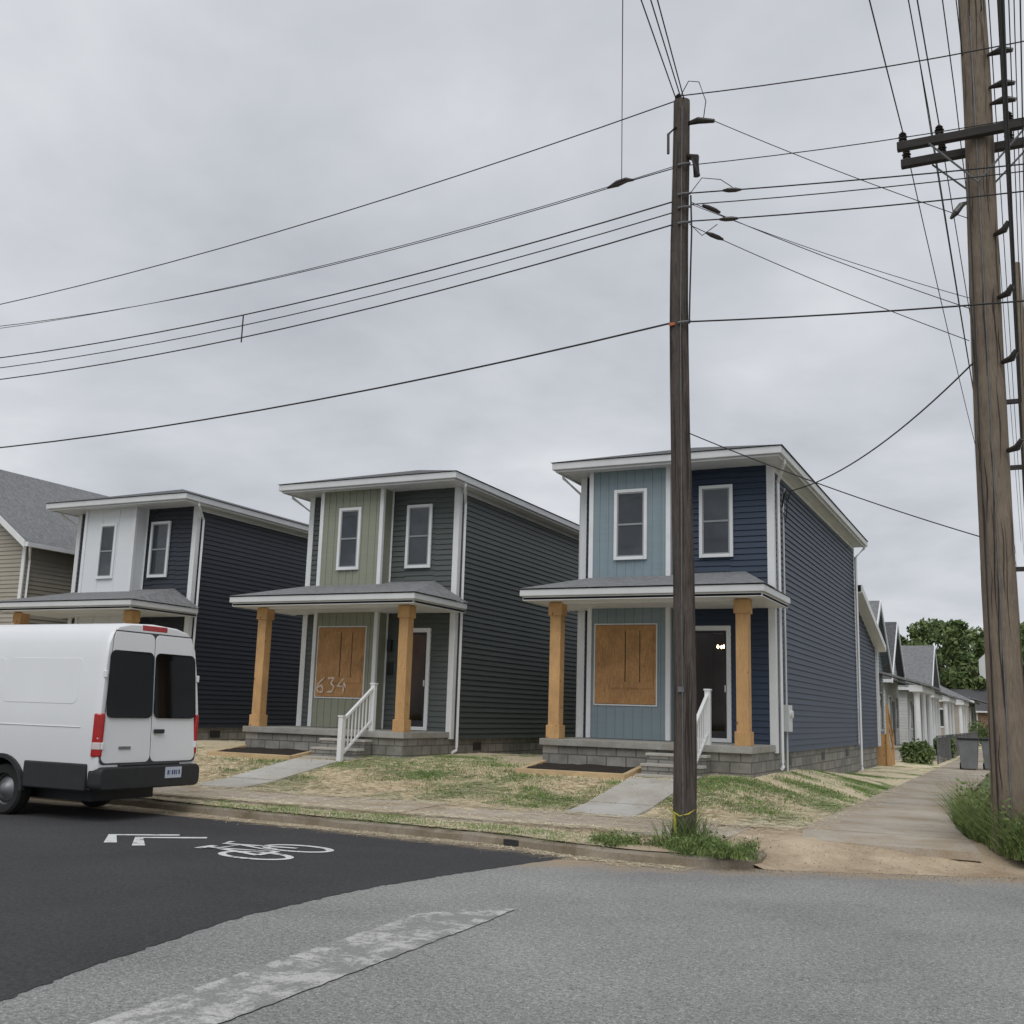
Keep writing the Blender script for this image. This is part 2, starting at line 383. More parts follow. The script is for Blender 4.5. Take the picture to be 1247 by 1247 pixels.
def vergez(x,y):
    y0=Kf(x)+(.10 if x<-3.0 else 0); rr=sst(-3.3,-2.8,x); 
    zb=.140+.06*sst(13.6,15.6,y)
    return zb*(1-rr)+rr*(.002+.20*sst(0,1.6,y-y0))
for x in xs:
    y0=Kf(x)+ (.10 if x<-3.0 else 0)
    for j in range(nt_+1):
        y=y0+(15.9-y0)*j/nt_
        b.v.append((x,y,vergez(x,y)+ (hn(x*2,y*2)*.6+random.uniform(-.003,.003) if 0<j else 0)))
for i in range(len(xs)-1):
    for j in range(nt_):
        a=i*(nt_+1)+j; b.f.append((a,a+nt_+1,a+nt_+2,a+1))
b.obj("verge",M_verge,kind="structure",smooth=True)
def slab(name,x0,x1,y0,y1,zf,step,m,axis="x",gap=.014):
    b=B(); a0,a1=(x0,x1) if axis=="x" else (y0,y1); a=a0
    while a<a1-.01:
        e=min(a+step,a1); t=random.uniform(-.008,.008)
        if axis=="x": X0,X1,Y0,Y1=a+gap/2,e-gap/2,y0,y1
        else: X0,X1,Y0,Y1=x0,x1,a+gap/2,e-gap/2
        n=len(b.v)
        P=[(X0,Y0),(X1,Y0),(X1,Y1),(X0,Y1)]
        b.v+=[(p[0],p[1],zf(*p)-.12) for p in P]+[(p[0],p[1],zf(*p)+t) for p in P]
        b.f+=[(n,n+3,n+2,n+1),(n+4,n+5,n+6,n+7),(n,n+1,n+5,n+4),(n+1,n+2,n+6,n+5),(n+2,n+3,n+7,n+6),(n+3,n,n+4,n+7)]
        a=e
    return b.obj(name,m,kind="structure")
slab("front_sidewalk",-70,-3.6,13.75,15.5,lambda x,y:.172+.02*(y-13.75),1.5,M_walk)
# corner ramp slabs flare towards the road, then the side pavement narrows
b=B()
def xr_(y): return float(np.interp(y,[14.3,15.2,17,19.5],[-.62,-.75,-1.05,-1.3]))
def xl_(y): return float(np.interp(y,[14.3,15.2],[-2.7,-2.95]))
ys_=[14.35,15.6,17.1,18.6]+[18.6+1.5*i for i in range(1,52)]
for ya,yb in zip(ys_[:-1],ys_[1:]):
    ya+=.007; yb-=.007; t=random.uniform(-.007,.007); zf=lambda x,y:max(vergez(x,y)+.012 if y<15.5 else .222,.02)
    P=[(xl_(ya),ya),(xr_(ya),ya),(xr_(yb),yb),(xl_(yb),yb)]; n=len(b.v)
    b.v+=[(p[0],p[1],.222-.12) for p in P]+[(p[0],p[1],(.200 if p[1]<15 else .222)+t) for p in P]
    b.f+=[(n,n+3,n+2,n+1),(n+4,n+5,n+6,n+7),(n,n+1,n+5,n+4),(n+1,n+2,n+6,n+5),(n+2,n+3,n+7,n+6),(n+3,n,n+4,n+7)]
b.obj("side_sidewalk",M_walk,kind="structure")
for wx in (-6.5,-13.85,-21.85): slab("house_walkway",wx,wx+1.1,15.55,18.55,lambda x,y:g(x,y)+.03,1.0,M_newc,"y")
def grid(name,xs,ys,zf,m):
    b=B()
    for x in xs:
        for y in ys: b.v.append((x,y,zf(x,y)))
    ny=len(ys)
    for i in range(len(xs)-1):
        for j in range(ny-1):
            a=i*ny+j; b.f.append((a,a+ny,a+ny+1,a+1))
    return b.obj(name,m,kind="structure",smooth=True)
grid("lawn",list(np.arange(-60,-24,1.5))+list(np.arange(-24,-2.9,.3))+[-2.96],list(np.arange(15.48,24,.25))+list(np.arange(24,40,.8))+list(np.arange(40,131,6)),lambda x,y:g(x,y)+hn(x,y),M_lawn)
grid("grass_strip",list(np.arange(-1.33,.9,.2)),list(np.arange(15.3,30,.4))+list(np.arange(30,131,5)),lambda x,y:.19+hn(x,y),M_grassfar)

def blades(name,m,P,h,w,lay=0.0,seg=2,bend=.5,**props):
    P=np.array(P); n=len(P); az=rng.uniform(0,2*math.pi,n)
    hh=h*rng.uniform(.5,1.3,n); side=np.stack([np.cos(az),np.sin(az),np.zeros(n)],1)*w/2
    la=rng.uniform(0,2*math.pi,n); lean=np.stack([np.cos(la),np.sin(la),np.zeros(n)],1)
    k=np.clip(lay+rng.normal(0,.12 if lay<.5 else .04,n),0,1)[:,None]
    if lay>.5: side=np.stack([-np.sin(la),np.cos(la),np.zeros(n)],1)*w/2
    lv=[]
    for s in range(seg+1):
        t=s/seg
        c=P+lean*(hh[:,None]*(k*t+bend*(1-k)*t*t*.6))+np.array([0,0,1])*(hh[:,None]*(1-k)*t*(1-.25*t))
        if lay>.5: c[:,2]+=.008
        ww=(1-t*.8) if lay<.5 else 1
        lv.append((c-side*ww,c+side*ww))
    arr=np.stack([x for p in lv for x in p],1).reshape(-1,3); q=2*(seg+1)
    base=(np.arange(n)*q)[:,None]
    fs=[base+np.array([2*s,2*s+1,2*s+3,2*s+2]) for s in range(seg)]
    Fa=np.stack(fs,1).reshape(-1,4)
    me=bpy.data.meshes.new(name); me.from_pydata(arr.tolist(),[],Fa.tolist()); me.materials.append(m)
    ob=bpy.data.objects.new(name,me); col.objects.link(ob)
    for a,b_ in props.items(): ob[a]=b_
    return ob
def inhouse(x,y,walk=True):
    for X0 in (-4.58,-11.93,-19.93):
        if X0-4.3<x<X0+.05 and y>19.65: return True
        if walk and X0-1.95<x<X0-.8 and 15.4<y<19.7: return random.random()<.9
    return False
def inbed(x,y): return any(X0-4.15<x<X0-1.95 and 18.4<y<19.8 for X0 in (-4.58,-11.93))
pts=[]
while len(pts)<42000:
    x=random.uniform(-20,-2.85); y=15.3+abs(random.gauss(0,1))*3.4
    if y>32 or inhouse(x,y) or inbed(x,y): continue
    pts.append((x,y,g(x,y)+hn(x,y)+.010))
blades("loose_straw",M_strawb,pts,.16,.010,lay=.97,seg=1,kind="stuff")
pts=[]
patches=[(random.uniform(-19,-3.2),random.uniform(15.8,19.2)) for _ in range(30)]+[(random.uniform(-4.4,-3.1),random.uniform(16,31)) for _ in range(16)]+[(-9.5,18.9),(-10.4,19.5),(-8.9,18.2),(-10.9,20.6),(-10.5,18.3)]
for (cx,cy) in patches:
    for k in range(random.randint(3,7)):
        ax,ay=cx+random.gauss(0,.5),cy+random.gauss(0,.3); sg=random.uniform(.08,.22)
        for _ in range(int(170*sg/.15)):
            x=ax+random.gauss(0,sg*1.6);y=ay+random.gauss(0,sg)
            if inhouse(x,y) or inbed(x,y) or x>-2.97 or y<15.5: continue
            pts.append((x,y,g(x,y)))
blades("new_grass",M_newg,pts,.07,.013,lay=.25,kind="stuff")
pts=[]
for _ in range(11000):
    x=random.uniform(-16,-4.6); y=random.uniform(Kf(x)+.03,14.1); pts.append((x,y,.15 if y<13.75 else .185))
for _ in range(3500):
    x=random.uniform(-16,-3.0); y=random.uniform(13.8,15.6); pts.append((x,y,.185+.02*(y-13.75)))
for _ in range(2200):
    x=random.uniform(-14,-3.6); y=Kf(x)-abs(random.gauss(0,.16)); pts.append((x,y,.004))
for _ in range(1500):
    pts.append((random.gauss(-2.95,.18),random.uniform(15.3,28),.225))
blades("verge_straw",M_strawb,pts,.13,.008,lay=.97,seg=1,kind="stuff")
pts=[]
for _ in range(110):
    cx=random.uniform(-12,-4.5); cy=Kf(cx)+random.uniform(.05,.8)
    for _ in range(40): pts.append((cx+random.gauss(0,.15),min(cy+random.gauss(0,.1),13.75),.14))
blades("verge_grass",M_newg,pts,.07,.009,lay=.1,kind="stuff")
def leafcloud(name,m,C,size,**props):
    C=np.array(C); n=len(C)
    a=rng.normal(size=(n,3)); a/=np.linalg.norm(a,axis=1)[:,None]
    c=np.cross(a,rng.normal(size=(n,3))); c/=np.linalg.norm(c,axis=1)[:,None]
    s=(size*rng.uniform(.6,1.4,n))[:,None]
    arr=np.stack([C-a*s,C+c*s*.5,C+a*s,C-c*s*.5],1).reshape(-1,3)
    F=(np.arange(n)*4)[:,None]+np.arange(4)
    me=bpy.data.meshes.new(name); me.from_pydata(arr.tolist(),[],F.tolist()); me.materials.append(m)
    ob=bpy.data.objects.new(name,me); col.objects.link(ob)
    for k,v in props.items(): ob[k]=v
    return ob
pts=[]
for _ in range(2200):
    x=random.uniform(-9,.6); pts.append((x,Kf(x)-abs(random.gauss(0,.22)),.006))
for _ in range(500):
    x=random.uniform(-3.6,.3); y=Kf(x)+random.uniform(.1,1.2); pts.append((x,y,vergez(x,min(y,15.8))+.008))
leafcloud("gutter_grit",M_chip,pts,.010,kind="stuff")
def weedpatch(name,region,n,h,leafn=0,lsz=.03):
    blades(name,M_weed,[region() for _ in range(n)],h,.012,lay=.12,seg=3,bend=.8,kind="stuff")
    if leafn:
        L=[]
        for _ in range(leafn):
            p=region(); L.append((p[0]+random.gauss(0,.04),p[1]+random.gauss(0,.04),p[2]+abs(random.gauss(.25,.28))*h))
        leafcloud("weed_leaves",M_weed,L,lsz,kind="stuff")
def reg_right():
    while True:
        x=random.uniform(-1.25,.9); y=14.3+abs(random.gauss(0,2.6))
        if x< xr_(y)+.10+.08*math.sin(y*3)+ (0 if y>15 else (15-y)*.5): continue
        return (x,y,.15)
weedpatch("tall_weeds",reg_right,12000,.72,13000,.034)
blades("dry_weed_stalks",M_dry,[reg_right() for _ in range(900)],.95,.007,lay=.08,seg=3,kind="stuff")
wc=[(random.gauss(-3.6,.32),random.gauss(12.8,.2)) for _ in range(16)]+[(random.gauss(-4.8,.15),random.gauss(12.75,.12)) for _ in range(5)]+[(random.uniform(-4.3,-3.1),random.uniform(12.5,13.5)) for _ in range(9)]
def reg_pole():
    c=random.choice(wc); return (c[0]+random.gauss(0,.075),c[1]+random.gauss(0,.06),.13)
weedpatch("kerb_weeds",reg_pole,2600,.19,2200,.022)
blades("pole_base_weeds",M_weed,[(random.gauss(-3.93,.15),random.gauss(13.40,.13),.13) for _ in range(340)],.50,.012,lay=.1,seg=3,kind="stuff")

# ------------------------------------------------------------------ siding helpers
def lap(b,p0,p1,z0,z1,nrm,pitch=.125,d=.026,ext=None):
    p0=Vector((p0[0],p0[1],0));p1=Vector((p1[0],p1[1],0)); nv=Vector((nrm[0],nrm[1],0))
    z=z0; up=Vector((0,0,1))
    while z<z1-1e-4:
        zt=min(z+pitch,z1); e0=ext(z) if ext else (0,1); e1=ext(zt) if ext else (0,1)
        a=p0.lerp(p1,e0[0]);c=p0.lerp(p1,e0[1]);a2=p0.lerp(p1,e1[0]);c2=p0.lerp(p1,e1[1])
        b.quad(a+nv*d+up*z,c+nv*d+up*z,c2+nv*.002+up*zt,a2+nv*.002+up*zt)
        b.quad(a+up*z,c+up*z,c+nv*d+up*z,a+nv*d+up*z)
        z=zt
def board(b,x0,x1,y,z0,z1,pitch=.2):
    b.quad((x0,y,z0),(x1,y,z0),(x1,y,z1),(x0,y,z1))
    n=max(1,round((x1-x0)/pitch)); w=(x1-x0)/n
    for i in range(1,n):
        x=x0+i*w; b.box(x-.018,x+.018,y-.014,y+.001,z0,z1)
def window(par,x0,x1,yf,z0,z1,t=.09):
    f=B(); y=yf-.05
    f.box(x0-t,x0,y,yf,z0-t,z1+t).box(x1,x1+t,y,yf,z0-t,z1+t).box(x0,x1,y,yf,z1,z1+t).box(x0,x1,y-.015,yf,z0-t,z0)
    w=B().quad((x0,yf-.022,z0),(x1,yf-.022,z0),(x1,yf-.022,z1),(x0,yf-.022,z1)).obj("window",M_glass,par)
    f.obj("frame",M_white,w,bevel=.006)
    s=B(); q=.03; zm=(z0+z1)/2
    s.box(x0,x0+q,y+.012,yf-.02,z0,z1).box(x1-q,x1,y+.012,yf-.02,z0,z1).box(x0+q,x1-q,y+.012,yf-.02,z1-q,z1).box(x0+q,x1-q,y+.012,yf-.02,z0,z0+q).box(x0+q,x1-q,y+.005,yf-.02,zm-.02,zm+.02)
    s.obj("sash",M_sash,w)
def lampmat():
    m,nt,b=newmat("warm_bulb"); b.inputs["Emission Color"].default_value=(1,.75,.45,1); b.inputs["Emission Strength"].default_value=14
    v=coords(nt); nt.links.new(ramp(nt,noise(nt,v,3),[(0,.8),(1,.9)]),b.inputs["Base Color"]); return m
M_bulb=lampmat()
def doorglass():
    m,nt,b=newmat("storm_glass"); out=nt.nodes["Material Output"]
    tr=N(nt,"ShaderNodeBsdfTransparent"); tr.inputs[0].default_value=(.85,.87,.87,1)
    gl=N(nt,"ShaderNodeBsdfGlossy"); gl.inputs["Roughness"].default_value=.03
    v=coords(nt); f=N(nt,"ShaderNodeMapRange"); nt.links.new(noise(nt,v,1.5,2),f.inputs[0]); f.inputs[3].default_value=.015; f.inputs[4].default_value=.04
    mx=N(nt,"ShaderNodeMixShader"); nt.links.new(f.outputs[0],mx.inputs[0]); nt.links.new(tr.outputs[0],mx.inputs[1]); nt.links.new(gl.outputs[0],mx.inputs[2])
    nt.links.new(mx.outputs[0],out.inputs["Surface"]); return m
M_sglass=doorglass()

YF=21.7; YB=21.25; YR=33.0; ZS=1.03; ZT=6.88; ZE=7.05
def house(X0,W,b0,b1,dr,w1,w2,mside,mbay,label,osbx,digits=None,bed=True,wing=False):
    XL=X0-W
    H=empty("house",(X0-W/2,27,.5),label,"house","row of new narrow two storey houses")
    b=B()
    lap(b,(X0,YF),(X0,YR),ZS,ZT,(1,0)); lap(b,(XL,YR),(XL,YF),ZS,ZT,(-1,0)); lap(b,(X0,YR),(XL,YR),ZS,ZT,(0,1))
    D0,D1=X0+dr[0],X0+dr[1]; dz=3.55
    lap(b,(XL,YF),(X0+b0,YF),ZS,ZT,(0,-1)); lap(b,(X0+b1,YF),(D0,YF),ZS,ZT,(0,-1)); lap(b,(D1,YF),(X0,YF),ZS,ZT,(0,-1))
    lap(b,(D0,YF),(D1,YF),dz,ZT,(0,-1))
    b.obj("wall",mside,H)
    b=B(); board(b,X0+b0,X0+b1,YB,1.2,ZT,.6 if mbay is M_wpanel else .2)
    for xx in (X0+b0,X0+b1):
        b.quad((xx,YB,1.2),(xx,YF,1.2),(xx,YF,ZT),(xx,YB,ZT))
    b.obj("bay_wall",mbay,H)
    b=B(); t=.11
    for (xa,xb,ya,yb,z0) in ((X0-t,X0+.035,YF-.04,YF+0,ZS),(XL-.035,XL+t,YF-.04,YF,ZS)):
        b.box(xa,xb,ya,yb,z0,ZT)
    b.box(X0,X0+.036,YF,YF+t,ZS,ZT); b.box(XL-.036,XL,YF,YF+t,ZS,ZT)
    b.box(X0,X0+.034,YR-t,YR,ZS,ZT)
    for xx,s in ((X0+b0,1),(X0+b1,-1)):
        xa,xb=sorted((xx-.03*s,xx+.07*s)); b.box(xa,xb,YB-.03,YB,1.2,ZT)
        xa,xb=sorted((xx-.028*s,xx)); b.box(xa,xb,YB,YB+.07,1.2,ZT)
    b.box(X0+b1+.003,X0+b1+.05,YF-.05,YF-.03,1.2,ZT)
    b.box(X0+.0,X0+.032,YF+t,YR-t,ZT-.12,ZT-.005)
    b.obj("corner_trim",M_white,H,bevel=.006)
    ex0,ex1,ey0,ey1=XL-.38,X0+.38,YB-.45,YR+.4
    b=B(); hw=(ex1-ex0)/2; rz=ZE+hw*.30; xm=(ex0+ex1)/2; o=.03
    A=[(ex0-o,ey0-o,ZE+.01),(ex1+o,ey0-o,ZE+.01),(ex1+o,ey1+o,ZE+.01),(ex0-o,ey1+o,ZE+.01)]; r0=(xm,ey0+hw,rz); r1=(xm,ey1-hw,rz)
    b.quad(A[0],A[1],r0).quad(A[1],A[2],r1,r0).quad(A[2],A[3],r1).quad(A[3],A[0],r0,r1); b.quad(*A[::-1])
    R_=b.obj("roof",M_shingd,H)
    B().box(ex0+.1,ex1-.1,ey0+.1,ey1-.1,ZT-.0,ZT+.03).obj("soffit",M_white,R_)
    b=B(); 
    b.box(ex0,ex1,ey0,ey0+.12,ZE-.15,ZE+.0).box(ex0,ex1,ey1-.12,ey1,ZE-.15,ZE)
    b.box(ex0,ex0+.12,ey0+.12,ey1-.12,ZE-.15,ZE).box(ex1-.12,ex1,ey0+.12,ey1-.12,ZE-.15,ZE)
    b.box(ex0+.06,ex1-.06,ey0+.06,ey0+.12,ZT-.03,ZE-.15).box(ex1-.12,ex1-.06,ey0+.12,ey1-.1,ZT-.03,ZE-.15).box(ex0+.06,ex0+.12,ey0+.12,ey1-.1,ZT-.03,ZE-.15)
    b.obj("gutter",M_gutter,R_,bevel=.012)
    b=B(); b.box(XL+.03,X0-.03,YF+.03,YR-.03,-.1,ZS); F_=b.obj("foundation",M_block,H)
    for yy in (22.9,27.0,30.8):
        B().box(X0-.04,X0-.02,yy,yy+.4,.76,.94).obj("vent",M_black,F_)
    def spout(x,y,zt,zb,ox,oy,nm="downspout"):
        b=B(); b.tube([(x+ox,y+oy,zt),(x+ox,y+oy,zt-.08),(x,y,zt-.38),(x,y,zb+.15),(x+.02,y-.05,zb+.06),(x+.05,y-.28,zb+.02)],.038,4)
        b.obj(nm,M_white,H)
    spout(X0+.085,YF+.16,ZE-.15,.72,.24,-.5); spout(X0+.085,YR-.1,ZE-.15,.32,.24,.2); spout(XL-.08,YF+.1,ZE-.15,.72,-.24,-.5)
    for (xa,xb,yy,za,zb) in ((X0+w1[0],X0+w1[1],YB,4.93,6.44),(X0+w2[0],X0+w2[1],YF-.024,4.98,6.5)):
        window(H,xa+.06,xb-.06,yy-.0,za+.06,zb-.06,.07)
    bx0,bx1=X0+osbx[0],X0+osbx[1]
    f=B(); ot=.025; f.box(bx0-ot,bx0,YB-.028,YB,1.9-ot,3.55+ot).box(bx1,bx1+ot,YB-.028,YB,1.9-ot,3.55+ot).box(bx0,bx1,YB-.028,YB,3.55,3.55+ot).box(bx0,bx1,YB-.028,YB,1.9-ot,1.9); f.obj("opening_flange",M_white,H)
    Bd=B().box(bx0,bx1,YB-.042,YB-.015,1.91,3.54).obj("plywood_board",M_osb,H,bevel=.004,label="orange plywood sheet nailed over a window opening")
    bw=bx1-bx0
    # second panel joined with battens, as on site
    B().box(bx0+bw*.27,bx0+bw*.96,YB-.054,YB-.043,2.22,3.44).obj("plywood_panel",M_osb,Bd,bevel=.003)
    B().box(bx0+bw*.50,bx0+bw*.515,YB-.0555,YB-.0541,2.24,3.42).obj("board_joint",M_dark,Bd)
    B().box(bx0+bw*.74,bx0+bw*.752,YB-.0555,YB-.0541,2.24,3.42).obj("board_joint",M_dark,Bd)
    B().box(bx0+bw*.27,bx0+bw*.96,YB-.062,YB-.0545,2.24,2.36).obj("batten",M_osb,Bd,bevel=.003)
    if digits:
        st={"6":[(.55,1),(.2,.7),(.02,.3),(.15,.02),(.45,.05),(.52,.3),(.3,.45),(.08,.3)],"3":[(.05,.95),(.45,.98),(.3,.6),(.5,.35),(.35,.02),(.02,.08)],"4":[(.4,1),(.02,.4),(.55,.38),(.42,.6),(.42,-.05)]}
        ox=bx0+.05; fy=YB-.0665
        for ch in digits:
            s=B()
            P=[(ox+.38*a+random.uniform(-.02,.02),fy,2.0+.36*c+random.uniform(-.02,.02)) for a,c in st[ch]]
            PP=[]
            for i in range(len(P)-1):
                for k in range(5):
                    t=k/5; PP.append(tuple(P[i][q]+(P[i+1][q]-P[i][q])*t for q in range(3)))
            PP.append(P[-1])
            for p,q in zip(PP[:-1],PP[1:]):
                d=Vector(q)-Vector(p); d.normalize(); n_=Vector((-d.z,0,d.x))*random.uniform(.014,.027); e=d*.010
                s.quad(Vector(p)-e+n_,Vector(p)-e-n_,Vector(q)+e-n_,Vector(q)+e+n_)
                s.v[-4:]=[(v[0],fy+.0012-.0001*(len(s.f)%7),v[2]) for v in s.v[-4:]]
            ox+=.30
            s.obj("sprayed_digit",M_spray,Bd)
    d=B(); d.box(D0,D0+.09,YF-.06,YF+.1,1.2,dz).box(D1-.09,D1,YF-.06,YF+.1,1.2,dz).box(D0+.09,D1-.09,YF-.06,YF+.1,dz-.1,dz).box(D0+.09,D1-.09,YF-.06,YF+.1,1.2,1.28)
    Dr=B().quad((D0+.13,YF-.02,1.3),(D1-.13,YF-.02,1.3),(D1-.13,YF-.02,dz-.14),(D0+.13,YF-.02,dz-.14)).obj("door",M_sglass,H)
    d.obj("frame",M_white,Dr,bevel=.005)
    s=B(); q0,q1=D0+.09,D1-.09
    s.box(q0,q0+.045,YF-.04,YF,1.28,dz-.1).box(q1-.045,q1,YF-.04,YF,1.28,dz-.1).box(q0+.045,q1-.045,YF-.04,YF,dz-.15,dz-.1).box(q0+.045,q1-.045,YF-.04,YF,1.28,1.42)
    s.obj("door_leaf",M_black,Dr)
    B().box(q1-.035,q1-.012,YF-.09,YF-.04,2.2,2.34).obj("handle",M_gutter,Dr,bevel=.004)
    b=B(); xa,xb,ya,yb,za,zb=D0-.5,D1+.3,YF+.11,YF+4,1.2,3.7
    b.quad((xa,yb,za),(xb,yb,za),(xb,yb,zb),(xa,yb,zb)).quad((xa,ya,za),(xa,yb,za),(xa,yb,zb),(xa,ya,zb)).quad((xb,yb,za),(xb,ya,za),(xb,ya,zb),(xb,yb,zb)).quad((xa,ya,za),(xb,ya,za),(xb,yb,za),(xa,yb,za)).quad((xa,ya,zb),(xa,yb,zb),(xb,yb,zb),(xb,ya,zb))
    b.quad((xa,ya,za),(D0,ya,za),(D0,ya,zb),(xa,ya,zb)).quad((D1,ya,za),(xb,ya,za),(xb,ya,zb),(D1,ya,zb)).quad((D0,ya,dz),(D1,ya,dz),(D1,ya,zb),(D0,ya,zb))
    b.obj("hallway",M_hall,H,fixn=False)
    cx=(D0+D1)/2-.05
    rb=B().tube([(cx,YF+1.3,3.7),(cx,YF+1.3,3.2)],.008,6)
    for i in range(4):
        t=i*math.pi/2+.5; rb.tube([(cx,YF+1.3,3.2),(cx+.11*math.cos(t),YF+1.3+.11*math.sin(t),3.16)],.006,6)
    L_=rb.obj("chandelier",M_black,H)
    for i in range(4):
        t=i*math.pi/2+.5; B().lathe((cx+.11*math.cos(t),YF+1.3+.11*math.sin(t),3.2),[(.001,-.035),(.02,-.02),(.024,0),(.018,.03),(.001,.045)],"z",8).obj("bulb",M_bulb,L_)
    B().box(X0+b1+.10,X0+b1+.20,YF-.14,YF-.03,3.0,3.28).obj("wall_lantern",M_black,H,bevel=.015)
    B().box(X0+b1+.09,X0+b1+.24,YF-.05,YF-.035,2.45,2.75).obj("number_sign",M_black,H,bevel=.004)
    PY=19.7
    P=B().box(XL+.03,X0-.03,PY+.03,YF+.02,-.1,1.06).obj("porch",M_block,H)
    B().box(XL-.02,X0+.0,PY-.04,YF-.045,1.06,1.19).obj("porch_floor",M_stepc,P,bevel=.01)
    for xp in (XL+.22,X0-.2):
        b=B(); y=PY+.2
        b.box(xp-.115,xp+.115,y-.115,y+.115,1.19,3.9); b.box(xp-.145,xp+.145,y-.145,y+.145,1.191,1.45); b.box(xp-.145,xp+.145,y-.145,y+.145,3.62,3.88)
        b.obj("post",M_cedar,P,bevel=.006)
    px0,px1,py0=XL-.36,X0+.34,19.28
    b=B(); b.box(px0+.05,px1-.05,py0+.05,YF-.03,3.90,3.94); b.box(XL+.1,X0-.1,PY+.1,PY+.3,3.86,3.9)
    b.obj("porch_ceiling",M_white,P)
    b=B(); z0,z1=4.12,4.66
    b.quad((px0-.02,py0-.02,z0),(px1+.02,py0-.02,z0),(px1-.9,YF-.03,z1),(px0+.9,YF-.03,z1))
    b.quad((px1+.02,py0-.02,z0),(px1+.02,YF-.03,z0),(px1-.9,YF-.03,z1)).quad((px0-.02,YF-.03,z0),(px0-.02,py0-.02,z0),(px0+.9,YF-.03,z1))
    b.quad((px0-.02,py0-.02,z0-.015),(px1+.02,py0-.02,z0-.015),(px1+.02,YF-.03,z0-.015),(px0-.02,YF-.03,z0-.015))
    b.obj("porch_roof",M_shing,P,fixn=False)
    b=B(); b.box(px0,px1,py0,py0+.11,3.97,4.1).box(px0,px0+.11,py0+.11,YF-.04,3.97,4.1).box(px1-.11,px1,py0+.11,YF-.04,3.97,4.1)
    b.box(px0+.05,px1-.05,py0+.05,py0+.11,3.88,3.97).box(px1-.11,px1-.05,py0+.11,YF-.04,3.88,3.97).box(px0+.05,px0+.11,py0+.11,YF-.04,3.88,3.97)
    b.obj("porch_gutter",M_gutter,P,bevel=.012)
    b=B(); sx0,sx1=X0-1.9,X0-.78
    for k in range(4):
        b.box(sx0,sx1,PY-.04-.29*(k+1),PY-.04-.29*k,.2,1.14-.18*(k+1)+.0)
    St=b.obj("steps",M_block,P)
    for k in range(4):
        B().box(sx0-.02,sx1+.02,PY-.04-.29*(k+1)-.02,PY-.04-.29*k-.003,1.14-.18*(k+1),1.19-.18*(k+1)).obj("tread",M_newc,St,bevel=.008)
    b=B(); rx=sx1-.05; ya,yb=PY+.02,PY-1.12; za,zb=2.12,1.42
    b.box(rx-.05,rx+.05,ya-.05,ya+.05,1.19,za+.06).box(rx-.05,rx+.05,yb-.05,yb+.05,.45,zb+.06)
    b.box(rx-.065,rx+.065,ya-.065,ya+.065,za+.06,za+.09).box(rx-.065,rx+.065,yb-.065,yb+.065,zb+.06,zb+.09)
    b.beam((rx,ya-.05,za-.03),(rx,yb+.05,zb),.06,.05); b.beam((rx,ya-.05,za-.72),(rx,yb+.05,zb-.70),.05,.04)
    for i in range(1,9):
        t=i/9; yy=ya+(yb-ya)*t; zz=za-.03+(zb-za+.03)*t; b.box(rx-.012,rx+.012,yy-.012,yy+.012,zz-.68,zz-.02)
    b.obj("railing",M_white,P)
    if bed:
        E=empty("planting_bed",(X0-3.1,19.1,.6),"timber edged bed of dark mulch in front of a porch","planting bed","timber edged planting beds")
        q0,q1,qa,qb=XL+.05,X0-2.0,18.45,19.66; zf=g(q0,qa); zb_=g(q0,qb)
        B().box(q0,q1,qa,qa+.10,zf-.05,zf+.10).obj("timber_edge",M_timber,E,bevel=.012)
        for xx in (q0,q1-.10):
            B().beam((xx+.05,qa+.1,zf+.03),(xx+.05,qb,zb_+.06),.10,.12).obj("timber_edge",M_timber,E,bevel=.012)
        n_=14; b=B()
        for i in range(n_+1):
            for j in range(9):
                x=q0+.08+(q1-q0-.16)*i/n_; y=qa+.08+(qb-qa-.08)*j/8; b.v.append((x,y,g(x,y)+.06+random.uniform(-.012,.022)))
        for i in range(n_):
            for j in range(8): a=i*9+j; b.f.append((a,a+9,a+10,a+1))
        b.obj("mulch",M_mulch,E)
    if wing:
        b=B(); y0,y1=YR,38.2
        lap(b,(X0-.1,y0),(X0-.1,y1),.9,5.55,(1,0),ext=lambda z:(0,1 if z<4.25 else max(.02,(5.55-z)/(5.55-4.25))))
        lap(b,(X0-.1,y1),(XL,y1),.9,4.25,(0,1)); b.obj("rear_wing_wall",mside,H)
        B().quad((X0+.2,y0,5.7),(X0+.2,y1+.3,4.25),(XL-.2,y1+.3,4.25),(XL-.2,y0,5.7)).obj("rear_wing_roof",M_shingd,H)
        b=B(); b.plate([(X0+.2,y0,5.70),(X0+.2,y1+.3,4.25),(X0+.2,y1+.3,4.05),(X0+.2,y0,5.48)],(.04,0,0)); b.plate([(X0+.2,y0,5.48),(X0+.2,y1+.3,4.05),(X0-.1,y1+.3,4.03),(X0-.1,y0,5.46)],(0,0,.02)); b.obj("rake_trim",M_white,H)
        B().box(XL,X0-.13,y0,y1-.02,-.1,.9).obj("rear_foundation",M_block,H)
        B().box(X0-.12,X0-.0,y1-.12,y1+.03,.9,4.2).obj("rear_corner_trim",M_white,H)
        b=B().box(X0+.03,X0+.14,22.30,22.66,1.45,1.98); b.lathe((X0+.14,22.48,1.8),[(.0,.05),(.08,.05),(.085,0)],"x",16); b.tube([(X0+.06,22.48,1.98),(X0+.06,22.48,6.4),(X0+.12,22.4,6.5)],.02,6); b.tube([(X0+.06,22.48,1.55),(X0+.06,22.48,.6)],.02,6)
        b.obj("electric_meter",M_gutter,H)
    return H
